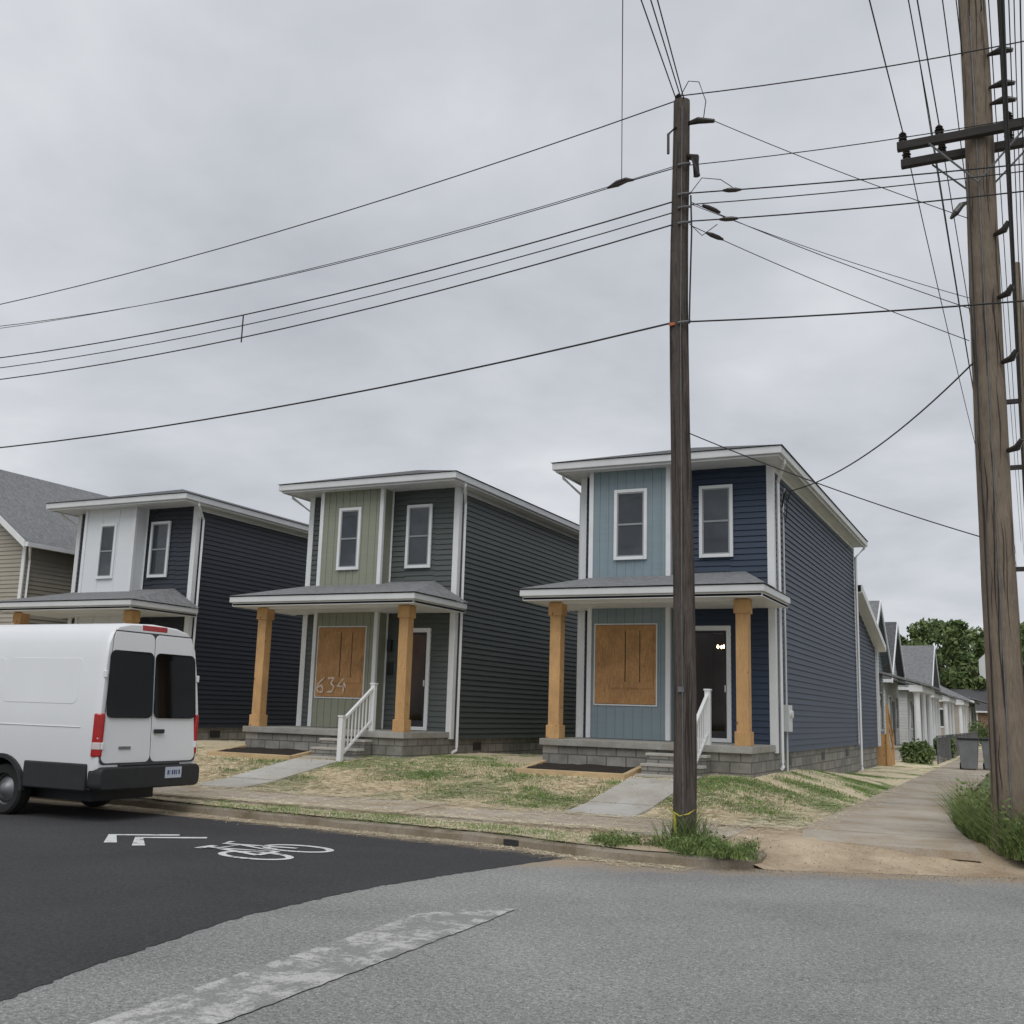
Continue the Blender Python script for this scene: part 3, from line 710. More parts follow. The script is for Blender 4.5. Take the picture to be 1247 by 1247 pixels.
house(-4.58,4.2,-3.83,-2.06,(-1.8,-.88),(-3.27,-2.55),(-1.52,-.82),M_navy,M_blue,"navy two storey house with light blue bay and boarded window",(-3.67,-2.33),wing=True)
house(-11.93,4.25,-3.60,-1.83,(-1.40,-.60),(-3.05,-2.43),(-1.38,-.70),M_green,M_sage,"dark green two storey house with sage bay and boarded window",(-3.45,-2.12),digits="634")
house(-19.93,4.35,-3.60,-1.75,(-1.40,-.60),(-3.0,-2.4),(-1.55,-.88),M_slate,M_wpanel,"dark slate two storey house with white bay and timber porch posts",(-3.3,-2.1),bed=False)

H4=empty("beige_house",(-31,28,.5),"older beige sided house with grey shingle gable roof","house")
b=B(); xr,xl,y0,y1=-26.6,-34.5,21.9,36; pk=(xr+xl)/2; zr=8.9
lap(b,(xr,y0),(xr,y1),.6,6.2,(1,0)); lap(b,(xl,y0),(xr,y0),.6,6.2,(0,-1))
lap(b,(xl,y0),(xr,y0),6.2,zr-.1,(0,-1),ext=lambda z:((z-6.2)/(zr-6.2)*.5,1-(z-6.2)/(zr-6.2)*.5)); lap(b,(xr,y1),(xl,y1),.6,6.2,(0,1)); lap(b,(xl,y1),(xl,y0),.6,6.2,(-1,0)); b.obj("wall",M_beige,H4)
b=B(); s=(zr-6.2)/(xr-pk); ze=6.2-.35*s+.12
b.plate([(xr+.35,y0-.35,ze),(pk,y0-.35,zr+.12),(pk,y1+.3,zr+.12),(xr+.35,y1+.3,ze)],(0,0,.1)); b.plate([(xl-.35,y0-.35,ze),(pk,y0-.35,zr+.12),(pk,y1+.3,zr+.12),(xl-.35,y1+.3,ze)],(0,0,.1))
b.obj("roof",M_shing,H4)
b=B(); b.plate([(xr+.35,y0-.38,ze-.1),(pk,y0-.38,zr+.02),(pk,y0-.38,zr+.2),(xr+.35,y0-.38,ze+.1)],(0,.03,0)); b.plate([(xl-.35,y0-.38,ze-.1),(pk,y0-.38,zr+.02),(pk,y0-.38,zr+.2),(xl-.35,y0-.38,ze+.1)],(0,.03,0)); b.box(xr+.35,xr+.47,y0-.35,y1+.3,ze-.06,ze+.07)
b.box(xr-.1,xr+.03,y0-.04,y0,.6,6.2); b.tube([(xr+.4,y0-.2,ze-.06),(xr+.08,y0+.1,ze-.4),(xr+.08,y0+.1,.6)],.04,4); b.obj("trim",M_white,H4)

# ------------------------------------------------------------------ van
V=empty("parked_van",(-15,12.2,0),"white high roof cargo van with black bumper parked at kerb","van")
M_vw=mat("van_paint",(.74,.75,.76),.02,1,.28,spec=.6)
M_vb=mat("van_plastic",(.020,.021,.023),.15,8,.6,.2,120)
M_red=mat("red_lens",(.40,.010,.012),.1,5,.15,spec=.8)
M_clear=mat("clear_lens",(.60,.52,.52),.1,5,.15)
M_vg=mat("tinted_glass",(.003,.0035,.004),.1,2,.04,spec=.22)
M_tyre=mat("tyre_rubber",(.018,.018,.018),.2,10,.85)
M_rim=mat("steel_rim",(.22,.22,.23),.15,8,.4,metal=.6)
M_seam=mat("seam_gap",(.05,.05,.052),.1,8,.7)
vx,vy=-11.76,12.22; WX=(-13.62,-17.2); VT=2.83
prof=[(.001,.44),(.88,.44),(.97,.50),(1.0,.8),(1.025,1.15),(1.02,1.5),(.985,1.9),(.945,2.25),(.905,2.50),(.84,2.65),(.73,2.755),(.5,2.805),(.001,VT)]
ring=[( -w,z) for w,z in prof]+[(w,z) for w,z in prof[::-1]]
def ztop(L): return float(np.interp(L,[0,4.3,4.6,5.45,5.8,6.05,6.15],[VT,VT,2.74,1.42,1.25,1.05,.85]))
sts=[(0,.965),(.02,.982),(.06,.995),(.14,1),(.5,1),(1,1),(1.5,1),(2,1),(2.5,1),(3,1),(3.5,1),(4.3,1),(4.6,.995),(5.0,.98),(5.45,.97),(5.8,.94),(6.05,.86),(6.15,.78)]
b=B(); k=len(ring)
for L,s in sts:
    zt=ztop(L)
    for (w,z) in ring:
        zz=.44+(z-.44)*(zt-.44)/(VT-.44)
        zz=(zz-1.5)*(1-(1-s)*.6)+1.5 if L<.2 else zz
        x=vx-L-(.07*max(0,zz-1.3)*max(0,1-L/1.0) if L<1 else 0)
        b.v.append((x,vy+w*s,zz))
for i in range(len(sts)-1):
    for j in range(k):
        j2=(j+1)%k; b.f.append((i*k+j,i*k+j2,(i+1)*k+j2,(i+1)*k+j))
b.f.append(tuple(range(k))); b.f.append(tuple((len(sts)-1)*k+j for j in reversed(range(k))))
body=b.obj("body",M_vw,V,smooth=True); body.data.materials.append(M_vb)
for wx in WX:
    c=B().lathe((wx,vy,.38),[(.001,-1.3),(.45,-1.3),(.45,1.3),(.001,1.3)],"y",32).obj("cutter",M_vb,V)
    md=body.modifiers.new("cut","BOOLEAN"); md.operation="DIFFERENCE"; md.object=c; md.solver="EXACT"
    try: md.material_mode="TRANSFER"
    except Exception: pass
    bpy.context.view_layer.objects.active=body; body.select_set(True)
    bpy.ops.object.modifier_apply(modifier=md.name); bpy.data.objects.remove(c)
def rx_(z): return vx+.004-.07*max(0,z-1.3)
def lim(a,z):
    m_=np.interp(z,[.5,1.5,1.9,2.25,2.50,2.68],[.955,.955,.93,.89,.85,.78]); return min(max(a,vy-m_),vy+m_)
B().plate([(rx_(z)+.001,lim(a,z),z) for a,z in rrect(vy-.97,vy+.97,.79,2.69,.09)],(.004,0,0)).obj("door_seam",M_seam,V)
for s in (-1,1):
    pts=[(a,z) for a,z in rrect(*( (vy-.945,vy-.008) if s<0 else (vy+.008,vy+.945)),.81,2.67,.09)]
    D_=B().plate([(rx_(z)-.02,lim(a,z) if abs(a-vy)<.1 else lim(a,z)-(.012*np.sign(a-vy)),z) for a,z in pts],(.032,0,0)).obj("rear_door",M_vw,V,bevel=.005)
    a0,a1=((-.90,-.018) if s<0 else (.018,.90))
    wp=rrect(a0,a1,1.44,2.40,.10,6)
    wp=[(vy+a*(1-.055*max(0,z-1.6)),z) for a,z in wp]
    B().plate([(rx_(z)+.006,a,z) for a,z in wp],(.014,0,0)).obj("rear_window",M_vg,D_)
    for zz in (1.05,2.05):
        ya=vy+s*.935; B().box(rx_(zz)-.03,rx_(zz)+.03,ya-.02,ya+.02,zz-.05,zz+.05).obj("hinge",M_vw,D_,bevel=.008)
B().box(vx+.0,vx+.035,vy+.04,vy+.24,1.22,1.28).obj("door_handle",M_vb,V,bevel=.01)
B().box(vx+.008,vx+.021,vy-.62,vy-.40,1.0,1.04).obj("badge",M_rim,V)
B().box(rx_(2.74)-.14,rx_(2.74)+.0,vy-.26,vy+.26,2.71,2.80).obj("roof_brake_light",M_red,V,bevel=.015)
for s in (-1,1):
    ye=vy+s*1.0; pts=[(vx-.10,ye+s*.032),(vx-.05,ye+s*.03),(vx+.012,ye-s*.02),(vx+.022,ye-s*.075),(vx-.05,ye-s*.10),(vx-.10,ye-s*.1)]
    TL=B().plate([(x,y,.90) for x,y in pts],(0,0,.60)).obj("tail_light",M_red,V,bevel=.02)
    B().plate([(x+.004,y+s*.003,1.0) for x,y in pts],(0,0,.10)).obj("reversing_lens",M_clear,TL,bevel=.01)
b=B(); P_=rrect(vy-1.0,vy+1.0,.44,.76,.09,4); b.plate([(vx-.15,a,z) for a,z in P_],(.25,0,0)); b.box(vx-.02,vx+.06,vy-.60,vy+.60,.75,.80); b.obj("bumper",M_vb,V,bevel=.04)
Pn=B().box(vx+.10,vx+.112,vy+.25,vy+.58,.57,.73).obj("number_plate",mat("number_plate",(.50,.55,.62),.1,30,.4),V)
b=B()
for i,wd in enumerate((.03,.012,.03,.03,.02,.03)): b.box(vx+.112,vx+.1135,vy+.285+i*.046,vy+.285+i*.046+wd,.62,.685)
b.obj("plate_lettering",mat("plate_ink",(.03,.05,.16),.1,5,.5),Pn)
for s in (-1,1):
    b=B()
    for (xa,xb) in ((vx-.16,WX[0]+.47),(WX[0]-.47,WX[1]+.47)):
        x0_,x1_=min(xa,xb),max(xa,xb); ya,yb=sorted((vy+s*.95,vy+s*1.03)); b.box(x0_,x1_,ya,yb,.43,.80)
    b.obj("side_cladding",M_vb,V,bevel=.02)
    for wx in WX:
        b=B(); n_=16; ya,yb=vy+s*.985,vy+s*1.048
        for i in range(n_+1):
            t0=math.pi*i/n_
            b.v+=[(wx+r*math.cos(t0),yy,.38+r*math.sin(t0)) for yy in (ya,yb) for r in (.44,.50)]
        for i in range(n_):
            a=4*i
            b.f+=[(a,a+1,a+5,a+4),(a+2,a+6,a+7,a+3),(a,a+4,a+6,a+2),(a+1,a+3,a+7,a+5)]
        b.f+=[(0,2,3,1),(4*n_,4*n_+1,4*n_+3,4*n_+2)]
        b.obj("wheel_arch",M_vb,V)
    for xa,xb in ((-13.75,-12.25),(-15.3,-13.85)):
        P=rrect(xa,xb,1.62,2.27,.08); 
        B().plate([(x,vy+s*(np.interp(z,[1.5,1.9,2.25,2.3],[1.02,.985,.945,.94])-.003),z) for x,z in P],(0,s*.008,0)).obj("side_panel",M_vw,V,bevel=.004)
    B().tube([(x,vy+s*1.026,1.30) for x in (-12.1,-14,-16.3)],.007,6).obj("body_crease",M_vw,V,smooth=True)
for wx in WX:
    for s in (-1,1):
        c=(wx,vy+s*.83,.365)
        T=B().lathe(c,[(.22,-.11*s),(.33,-.12*s),(.362,-.09*s),(.367,0),(.362,.09*s),(.33,.12*s),(.235,.115*s),(.22,.06*s)],"y",36).obj("wheel",M_tyre,V,smooth=True)
        Rm=B().lathe(c,[(.235,.112*s),(.225,.06*s),(.19,.03*s),(.16,.05*s),(.10,.085*s),(.075,.11*s),(.03,.125*s),(.001,.125*s)],"y",28).obj("rim",M_rim,T,smooth=True)
        B().lathe(c,[(.205,.045*s),(.198,.040*s),(.182,.040*s),(.175,.047*s)],"y",28).obj("rim_groove",M_vb,T)
B().box(-17.0,-12.2,vy-.6,vy+.6,.25,.45).obj("chassis",M_vb,V)
B().plate([(vx-4.65,vy-.85,2.62),(vx-5.42,vy-.92,1.47),(vx-5.42,vy+.92,1.47),(vx-4.65,vy+.85,2.62)],(-.03,0,.02)).obj("windscreen",M_vg,V)
for s in (-1,1):
    B().plate([(vx-3.6,vy+s*1.0,1.5),(vx-5.05,vy+s*.99,1.5),(vx-4.6,vy+s*.93,2.3),(vx-3.6,vy+s*.925,2.3)],(0,s*.03,0)).obj("side_window",M_vg,V)
    B().box(vx-4.8,vx-4.62,*sorted((vy+s*1.05,vy+s*1.28)),1.45,1.8).obj("wing_mirror",M_vb,V,bevel=.03)

# ------------------------------------------------------------------ poles and wires
M_metal=mat("galvanised",(.16,.16,.165),.25,8,.6,metal=.4)
M_ins=mat("dark_insulator",(.03,.024,.02),.3,10,.3)
M_wire=mat("wire_black",(.018,.018,.02),.1,3,.6)
M_tag=mat("orange_tag",(.45,.12,.05),.1,3,.6); M_tape=mat("yellow_tape",(.50,.42,.05),.1,3,.5)
def insul(par,p,axis="z",s=1):
    B().lathe(p,[(.001,0),(.03*s,0),(.03*s,.02*s),(.05*s,.03*s),(.03*s,.05*s),(.055*s,.065*s),(.03*s,.09*s),(.045*s,.10*s),(.02*s,.13*s),(.001,.13*s)],axis,10).obj("insulator",M_ins,par,smooth=True)
def bits(par,L,name="insulator",m=None):
    for pts,r in L: B().tube(pts,r,8).obj(name,m or M_ins,par,smooth=True)
def roughpole(par,fx,y,z1,rf,m,k=26):
    zs=np.linspace(0,z1,60); b=B(); ph=[random.uniform(0,6.28) for _ in range(k)]; amp=[random.uniform(.0,.010) for _ in range(k)]
    for z in zs:
        for j in range(k):
            t=2*math.pi*j/k; r=rf(z)*(1+.02*math.sin(z*1.3+3*t))-amp[j]*(.5+.5*math.sin(z*2.3+ph[j])); b.v.append((fx(z)+r*math.cos(t),y+r*math.sin(t),z))
    for i in range(len(zs)-1):
        for j in range(k): j2=(j+1)%k; b.f.append((i*k+j,i*k+j2,(i+1)*k+j2,(i+1)*k+j))
    b.f.append(tuple((len(zs)-1)*k+j for j in range(k)))
    o=b.obj("pole_shaft",m,par); o.data.shade_smooth(); return o
def cracks(par,fx,y,z1,rf,n):
    b=B()
    for _ in range(n):
        t=random.uniform(math.pi*1.02,math.pi*1.98); z0=random.uniform(.3,z1-1.5); L=random.uniform(.5,1.6); ww=random.uniform(.003,.008); pl=[]
        for i in range(7):
            z=z0+L*i/6; tt=t+.06*math.sin(i*1.1+z0); r=rf(z)*1.022+.002; w_=ww*math.sin(math.pi*(i+.3)/6.6)
            c=Vector((fx(z)+r*math.cos(tt),y+r*math.sin(tt),z)); s=Vector((-math.sin(tt),math.cos(tt),0))*w_; pl.append((c-s,c+s))
        for i in range(6): b.quad(pl[i][0],pl[i][1],pl[i+1][1],pl[i+1][0])
    b.obj("drying_cracks",M_dark,par,fixn=False)["kind"]="stuff"
CP=empty("utility_pole",(-4.05,13.5,.1),"dark weathered wooden utility pole carrying wires by the kerb","utility pole","utility poles")
fx1=lambda z:-4.02-.05*z/10.35+.03*math.sin(z*.7); rf1=lambda z:.152-.035*z/10.35
roughpole(CP,fx1,13.5,10.35,rf1,M_pole); cracks(CP,fx1,13.5,10.3,rf1,44)
insul(CP,(-4.09,13.5,10.35))
bits(CP,[([(-4.0,13.5,9.98),(-3.78,13.42,9.95),(-3.55,13.4,9.88)],[.02,.05,.03]),([(-4.0,13.5,9.5),(-3.82,13.4,9.38),(-3.8,13.4,9.1)],[.03,.06,.05]),([(-4.09,13.38,9.9),(-4.2,13.36,9.8),(-4.2,13.36,9.5)],[.02,.02,.02])])
for z in (8.85,8.65,8.42,6.97,9.3): B().tube([(-4.07,13.44,z-.02),(-4.05,13.36,z),(-3.96,13.36,z),(-3.90,13.42,z+.02)],.018,6).obj("bracket",M_metal,CP)
B().tube([(-3.9,13.45,8.85),(-3.88,13.42,8.3),(-3.9,13.4,7.4),(-3.91,13.4,6.95)],.012,6).obj("pole_cable",M_wire,CP)
B().tube([(-4.0,13.37,10.2),(-4.02,13.36,7),(-4.0,13.35,3),(-3.98,13.34,.2)],.007,6).obj("ground_wire",M_metal,CP)
B().box(-4.18,-4.10,13.35,13.38,6.94,6.98).obj("tag",M_tag,CP)
b=B(); b.tube([(-4.17,13.45,.56),(-4.13,13.37,.52),(-4.03,13.345,.47),(-3.92,13.37,.50),(-3.875,13.46,.55)],.010,6); b.plate([(-4.11,13.34,.50),(-4.08,13.335,.50),(-4.05,13.32,.26),(-4.09,13.31,.27)],(0,-.003,0)); b.obj("caution_tape",M_tape,CP)
B().box(-4.05,-3.97,13.335,13.345,2.0,2.07).obj("pole_plate",M_metal,CP)
RP=empty("utility_pole",(-.3,15.0,.1),"tall brown wooden utility pole with double crossarm among weeds","utility pole","utility poles")
fx2=lambda z:-.31+.09*z/12+.012*math.sin(z*.8); rf2=lambda z:.225-.045*z/12
roughpole(RP,fx2,15,14,rf2,M_pole2,32); cracks(RP,fx2,15,13,rf2,60)
for yy in (14.74,15.26): B().box(-1.28,.85,yy-.05,yy+.05,9.62,9.74).obj("crossarm",M_arm,RP,bevel=.008)
for sx in (-1,1):
    for yy in (14.68,15.32): B().tube([(-.24+sx*.62,yy,9.62),(-.26,yy+(.06 if yy<15 else -.06),8.95)],.014,6).obj("brace",M_metal,RP)
B().tube([(-.25,14.80,11.5),(-.27,14.79,5),(-.28,14.77,.3)],.009,6).obj("ground_wire",M_metal,RP)
B().tube([(-.38,14.83,9.3),(-.42,14.8,5),(-.43,14.79,.3)],.009,6).obj("pole_cable",M_wire,RP)
for sx in (-1.2,-.72,.15,.7):
    for yy in (14.74,15.26): insul(RP,(sx,yy,9.74),s=1.2)
bits(RP,[([(-.1,14.85,z),(.02,14.78,z+.02),(.08,14.75,z+.12)],[.03,.05,.03]) for z in (8.2,7.3,6.4,5.2)]+[([(-.06,14.9,z),(.12,14.85,z),(.26,14.82,z-.05)],[.02,.06,.03]) for z in (10.4,10.15,10.9)])
B().tube([(-.62,14.6,8.42),(-.56,14.62,8.5),(-.48,14.66,8.62),(-.42,14.7,8.66)],[.02,.045,.04,.02],8).obj("insulator",M_ins,RP)
FP=empty("utility_pole",(.28,27,.1),"slim grey utility pole with brackets and cables","utility pole","utility poles")
B().tube([(.30,27,0),(.24,27,12.7)],[.15,.10],12).obj("pole_shaft",M_pole2,FP,smooth=True)
for (xa,xb,z) in ((-.25,.3,9.2),(-.25,.3,7.6),(-.4,.3,5.2)): B().box(xa,xb,26.93,27.03,z,z+.10).obj("crossarm",M_arm,FP)
bits(FP,[([(-.22,26.95,z-.15),(-.22,26.95,z+.3)],[.07,.07]) for z in (9.25,7.65)])

def wire(pts,r=.011,label="thin black overhead wire strung between poles",clamps=()):
    b=B(); b.tube(pts,r,5); o=b.obj("overhead_wire",M_wire,smooth=True,label=label,category="wire",group="overhead wires")
    for (p,q) in clamps:
        B().tube([p,tuple(Vector(p).lerp(Vector(q),.3)),tuple(Vector(p).lerp(Vector(q),.7)),q],[.015,.034,.034,.015],8).obj("clamp",M_ins,o)
    return o
def par(x0,x1,y0,y1,xm,zm,bb,n=28):
    return [(x,y0+(y1-y0)*(x-x0)/(x1-x0),zm+bb*(x-xm)**2) for x in np.linspace(x0,x1,n)]
wire(par(-4.1,-36,13.5,13.6,-20,9.3,.0043),.009); 
wire(par(-4.98,-33,13.6,13.6,-14,8.78,.0065),.007); wire(par(-4.1,-33,13.42,13.5,-14.5,8.70,.0058),.006)
wire(par(-4.15,-30,13.4,13.6,-15,8.13,.0055)); wire(par(-4.15,-30,13.4,13.6,-15.3,7.93,.0055),.009); wire(par(-4.15,-30,13.4,13.6,-15.6,7.70,.0056))
wire(par(-4.15,-36,13.38,13.6,-16.5,6.33,.0043),.014,"thick black cable strung from pole across the street")
B().tube([(-11.76,13.5,8.2),(-11.76,13.5,7.72)],.012,6).obj("cable_spacer",M_wire,label="small vertical spacer holding three overhead wires apart",category="cable spacer")
B().tube([(-5.2,13.6,9.29),(-5.05,13.6,9.33),(-4.9,13.58,9.35),(-4.78,13.55,9.31)],[.015,.05,.04,.015],8).obj("wire_splice",M_ins,label="dark splice insulator hanging on overhead wires",category="insulator")
def sagw(a,b_,s,n=20): 
    a=Vector(a);b_=Vector(b_); return [tuple(a.lerp(b_,t)-Vector((0,0,1))*4*s*t*(1-t)) for t in np.linspace(0,1,n)]
wire(sagw((-4.09,13.5,10.45),(7,14.2,10.9),.35),.009); wire(sagw((-4.98,13.6,9.32),(-4.05,13.5,9.35),0.0),.008); wire(sagw((-4.0,13.45,9.32),(8,14.2,9.9),.35),.007)
wire(sagw((-3.9,13.42,8.87),(8,14.4,8.5),.15),.010,clamps=[((-3.45,13.46,8.84),(-3.2,13.49,8.82))])
wire(sagw((-3.9,13.42,8.70),(8,14.4,8.8),.25),.008); wire(sagw((-3.9,13.42,8.45),(8,14.4,8.5),.25),.010,clamps=[((-3.5,13.46,8.42),(-3.25,13.5,8.41))])
wire(sagw((-3.95,13.4,6.98),(9,14.2,7.0),.25),.012,"thick black cable strung from pole across the street")
wire(sagw((-3.55,13.4,9.88),(-.42,14.85,8.5),.04),.006); wire(sagw((-3.9,13.45,8.75),(-.45,14.85,7.2),.05),.006,clamps=[((-3.75,13.5,8.70),(-3.52,13.6,8.59))])
wire(sagw((-3.9,13.45,8.4),(-.48,14.85,6.75),.05),.006,clamps=[((-3.7,13.5,8.28),(-3.48,13.6,8.18))]); wire(sagw((-3.9,13.45,8.72),(-.45,14.85,7.35),.06),.005)
wire(sagw((-3.93,13.42,5.42),(-.48,14.9,4.1),.06),.008); wire(sagw((-.45,14.9,6.45),(-4.2,21.7,6.3),.28),.012,"black service cable sagging from pole to house corner")
wire([(-4.2,21.7,6.3),(-4.3,21.9,6.15),(-4.42,22.1,6.35),(-4.5,22.3,6.1),(-4.45,22.45,6.45),(-4.5,22.48,6.4)],.014,"looped service cable at the house corner")
wire([(-4.3,21.8,6.2),(-4.35,22.0,5.85),(-4.45,22.3,5.75),(-4.5,22.45,6.0)],.010,"looped service cable at the house corner")
for dx,dz_ in ((-.05,0),(.06,.02),(.16,-.06)):
    wire(sagw((-4.09+dx*.6,13.45,10.4+dz_),(-.7+dx*4,-10,9.0),.25),.009)
wire(sagw((-4.98,13.6,9.33),(3.6,-10,9.4),.15),.006)
for xx,dx in ((-1.2,-.25),(-.72,-.15),(.15,.05),(.7,.1)):
    wire(sagw((xx+dx,-22,10.6),(xx,14.75,9.92),.7),.009); wire(sagw((xx,15.25,9.92),(xx*.6+.2,60,9.6),.8),.008)
for xx,z in ((-.5,10.4),(-.38,11.0),(-.95,11.1),(-.85,10.2),(-.1,11.6),(.0,10.9),(.1,8.2),(.08,7.3),(.1,6.5),(.12,9.0),(.3,11.1),(.22,10.3),(.28,8.6)):
    wire(sagw((xx-.1,-22,z+.8),(xx,14.8,z),.6),.008); wire(sagw((xx,14.8,z),(xx+.1,60,z-.6),.7),.008)
wire([(-4.05+.0,13.4,10.35),(-3.9,13.35,10.55),(-3.75,13.35,10.5),(-3.66,13.38,10.2),(-3.7,13.4,9.95)],.007,"looped jumper wire at the pole top")
wire([(-3.9,13.4,8.85),(-3.7,13.3,9.0),(-3.45,13.35,8.95),(-3.3,13.4,8.83)],.006,"looped jumper wire at the pole top"); wire([(-3.9,13.4,8.4),(-3.7,13.3,8.15),(-3.5,13.35,8.3)],.006,"looped jumper wire at the pole top")

S=empty("stop_sign",(-.62,26,.15),"octagonal stop sign on metal post seen from behind","road sign")
B().plate([(-.62+.40*math.cos(math.pi/8+i*math.pi/4),26,2.97+.40*math.sin(math.pi/8+i*math.pi/4)) for i in range(8)],(0,.012,0)).obj("sign_plate",M_gutter,S)
B().box(-.64,-.60,26.012,26.05,.1,3.3).obj("signpost",M_metal,S)

# ------------------------------------------------------------------ side street background
def bungalow(y0,y1,m,mr,label,xf=-6.2,zw=3.6,pk=5.3,dep=9,porch=True,ncol=4,hip=False):
    H=empty("bungalow",(xf-dep/2,(y0+y1)/2,.2),label,"house","houses along the side street")
    b=B(); xb=xf-dep; ym=(y0+y1)/2
    lap(b,(xf,y0),(xf,y1),.5,zw,(1,0),.15); lap(b,(xb,y0),(xf,y0),.5,zw,(0,-1),.15); lap(b,(xf,y1),(xb,y1),.5,zw,(0,1),.15)
    if not hip: lap(b,(xf,y0),(xf,y1),zw,pk-.02,(1,0),.15,ext=lambda z:((z-zw)/(pk-zw)*.5,1-(z-zw)/(pk-zw)*.5))
    b.obj("wall",m,H)
    b=B(); o=.35; s=(pk-zw)/(ym-y0); ze=zw-o*s
    if hip:
        hw=(y1-y0)/2+o; A=[(xf+o,y0-o,ze+.1),(xf+o,y1+o,ze+.1),(xb-o,y1+o,ze+.1),(xb-o,y0-o,ze+.1)]; r0=(xf+o-hw,ym,pk); r1=(xb-o+hw,ym,pk)
        b.quad(A[0],A[1],r0).quad(A[1],A[2],r1,r0).quad(A[2],A[3],r1).quad(A[3],A[0],r0,r1).quad(*A)
    else:
        for ya in (y0-o,y1+o): b.plate([(xf+o,ya,ze+.05),(xf+o,ym,pk+.05),(xb-o,ym,pk+.05),(xb-o,ya,ze+.05)],(0,0,.12))
    R_=b.obj("roof",mr,H)
    b=B()
    if not hip:
        for ya in (y0-o,y1+o): b.plate([(xf+o,ya,ze-.05),(xf+o,ym,pk-.05),(xf+o,ym,pk+.19),(xf+o,ya,ze+.19)],(.05,0,0))
    else: b.box(xf+o,xf+o+.08,y0-o,y1+o,ze-.05,ze+.1)
    b.box(xb-o,xf+o,y0-o-.1,y0-o,ze-.02,ze+.13); b.obj("fascia",M_white,R_)
    B().box(xb,xf-.02,y0+.02,y1-.02,-.1,.5).obj("foundation",M_block,H)
    for (a,c) in ((y0+.9,y0+1.9),(y1-1.9,y1-.9)):
        w=B().quad((xf+.04,a,1.4),(xf+.04,c,1.4),(xf+.04,c,2.9),(xf+.04,a,2.9)).obj("window",M_glass,H)
        f=B(); f.box(xf+.02,xf+.07,a-.1,a,1.3,3.0).box(xf+.02,xf+.07,c,c+.1,1.3,3.0).box(xf+.02,xf+.07,a,c,2.9,3.0).box(xf+.02,xf+.07,a,c,1.3,1.4); f.obj("frame",M_white,w)
    w=B().quad((xf-2.6,y0-.04,1.5),(xf-1.7,y0-.04,1.5),(xf-1.7,y0-.04,2.8),(xf-2.6,y0-.04,2.8)).obj("window",M_glass,H)
    f=B(); f.box(xf-2.7,xf-2.6,y0-.06,y0-.02,1.4,2.9).box(xf-1.7,xf-1.6,y0-.06,y0-.02,1.4,2.9).box(xf-2.6,xf-1.7,y0-.06,y0-.02,2.8,2.9).box(xf-2.6,xf-1.7,y0-.06,y0-.02,1.4,1.5); f.obj("frame",M_white,w)
    B().box(xf+.02,xf+.06,ym-.45,ym+.45,.6,2.7).obj("door",M_black,H)
    if porch:
        b=B(); b.box(xf,xf+2.1,y0+.2,y1-.2,-.1,.6); b.box(xf+2.1,xf+2.45,ym-.6,ym+.6,-.1,.4); P=b.obj("porch",M_newc,H)
        cy=[y0+.4+(y1-y0-.8)*i/(ncol-1) for i in range(ncol)]
        for yy in cy:
            B().tube([(xf+1.9,yy,.6),(xf+1.9,yy,2.9)],[.13,.11],10).obj("column",M_white,P)
        B().box(xf+1.65,xf+2.15,y0+.1,y1-.1,2.9,3.15).obj("beam",M_white,P)
        B().plate([(xf+2.4,y0,3.1),(xf+2.4,y1,3.1),(xf+.02,y1,3.75),(xf+.02,y0,3.75)],(0,0,.08)).obj("porch_roof",mr,P)
bungalow(44.5,50.5,M_teal,M_shing,"small teal gabled house with white porch columns",-5.9,4.1,6.6,ncol=3)
bungalow(54,59.5,M_cream,M_shingd,"small white gabled house with columned porch",-6.2,3.9,6.5,ncol=4)
bungalow(63,69,M_cream,M_shing,"small white hip roofed house with columned porch",-6.1,3.7,5.6,ncol=3,hip=True)
bungalow(73,79,M_cream,M_shing,"small white gabled house with columned porch",-5.9,4.0,6.6,ncol=3)
bungalow(92,103,M_beige,M_shing,"low pale house with grey hip roof",-4.4,3.6,6.4,14,True,ncol=4,hip=True)
bungalow(112,122,M_brick,M_shingd,"low brick house with dark shingle roof",-3.0,3.0,5.0,14,False)
W_=empty("wooden_stair",(-4.6,39.3,.3),"new timber stair and rail at back of navy house","stair")
b=B()
for i in range(5): b.box(-4.95,-4.4,38.6+.3*i,38.9+.3*i,.2,1.3-.2*i)
b.obj("steps",M_cedar,W_); b=B(); b.box(-4.44,-4.36,38.5,38.58,.2,2.3).box(-4.44,-4.36,40,40.08,.2,1.3); b.beam((-4.4,38.55,2.25),(-4.4,40.05,1.25),.07,.05); b.beam((-4.4,38.55,1.8),(-4.4,40.05,.8),.04,.04); b.obj("railing",M_cedar,W_)
Fn=empty("chain_link_fence",(-3.2,50,.2),"grey chain link fence beside the side pavement","fence")
b=B()
for i in range(12): b.tube([(-3.25,44+3*i,.1),(-3.25,44+3*i,1.25)],.03,6)
b.tube([(-3.25,44,1.23),(-3.25,77,1.23)],.022,6); b.obj("fence_frame",M_metal,Fn)
b=B()
for i in range(200):
    y=44+i*.16; b.beam((-3.25,y,.2),(-3.25,y+1.0,1.2),.006); b.beam((-3.25,y+1.0,.2),(-3.25,y,1.2),.006)
b.obj("wire_mesh",M_metal,Fn)
M_bin=mat("bin_grey",(.17,.18,.19),.2,3,.6)
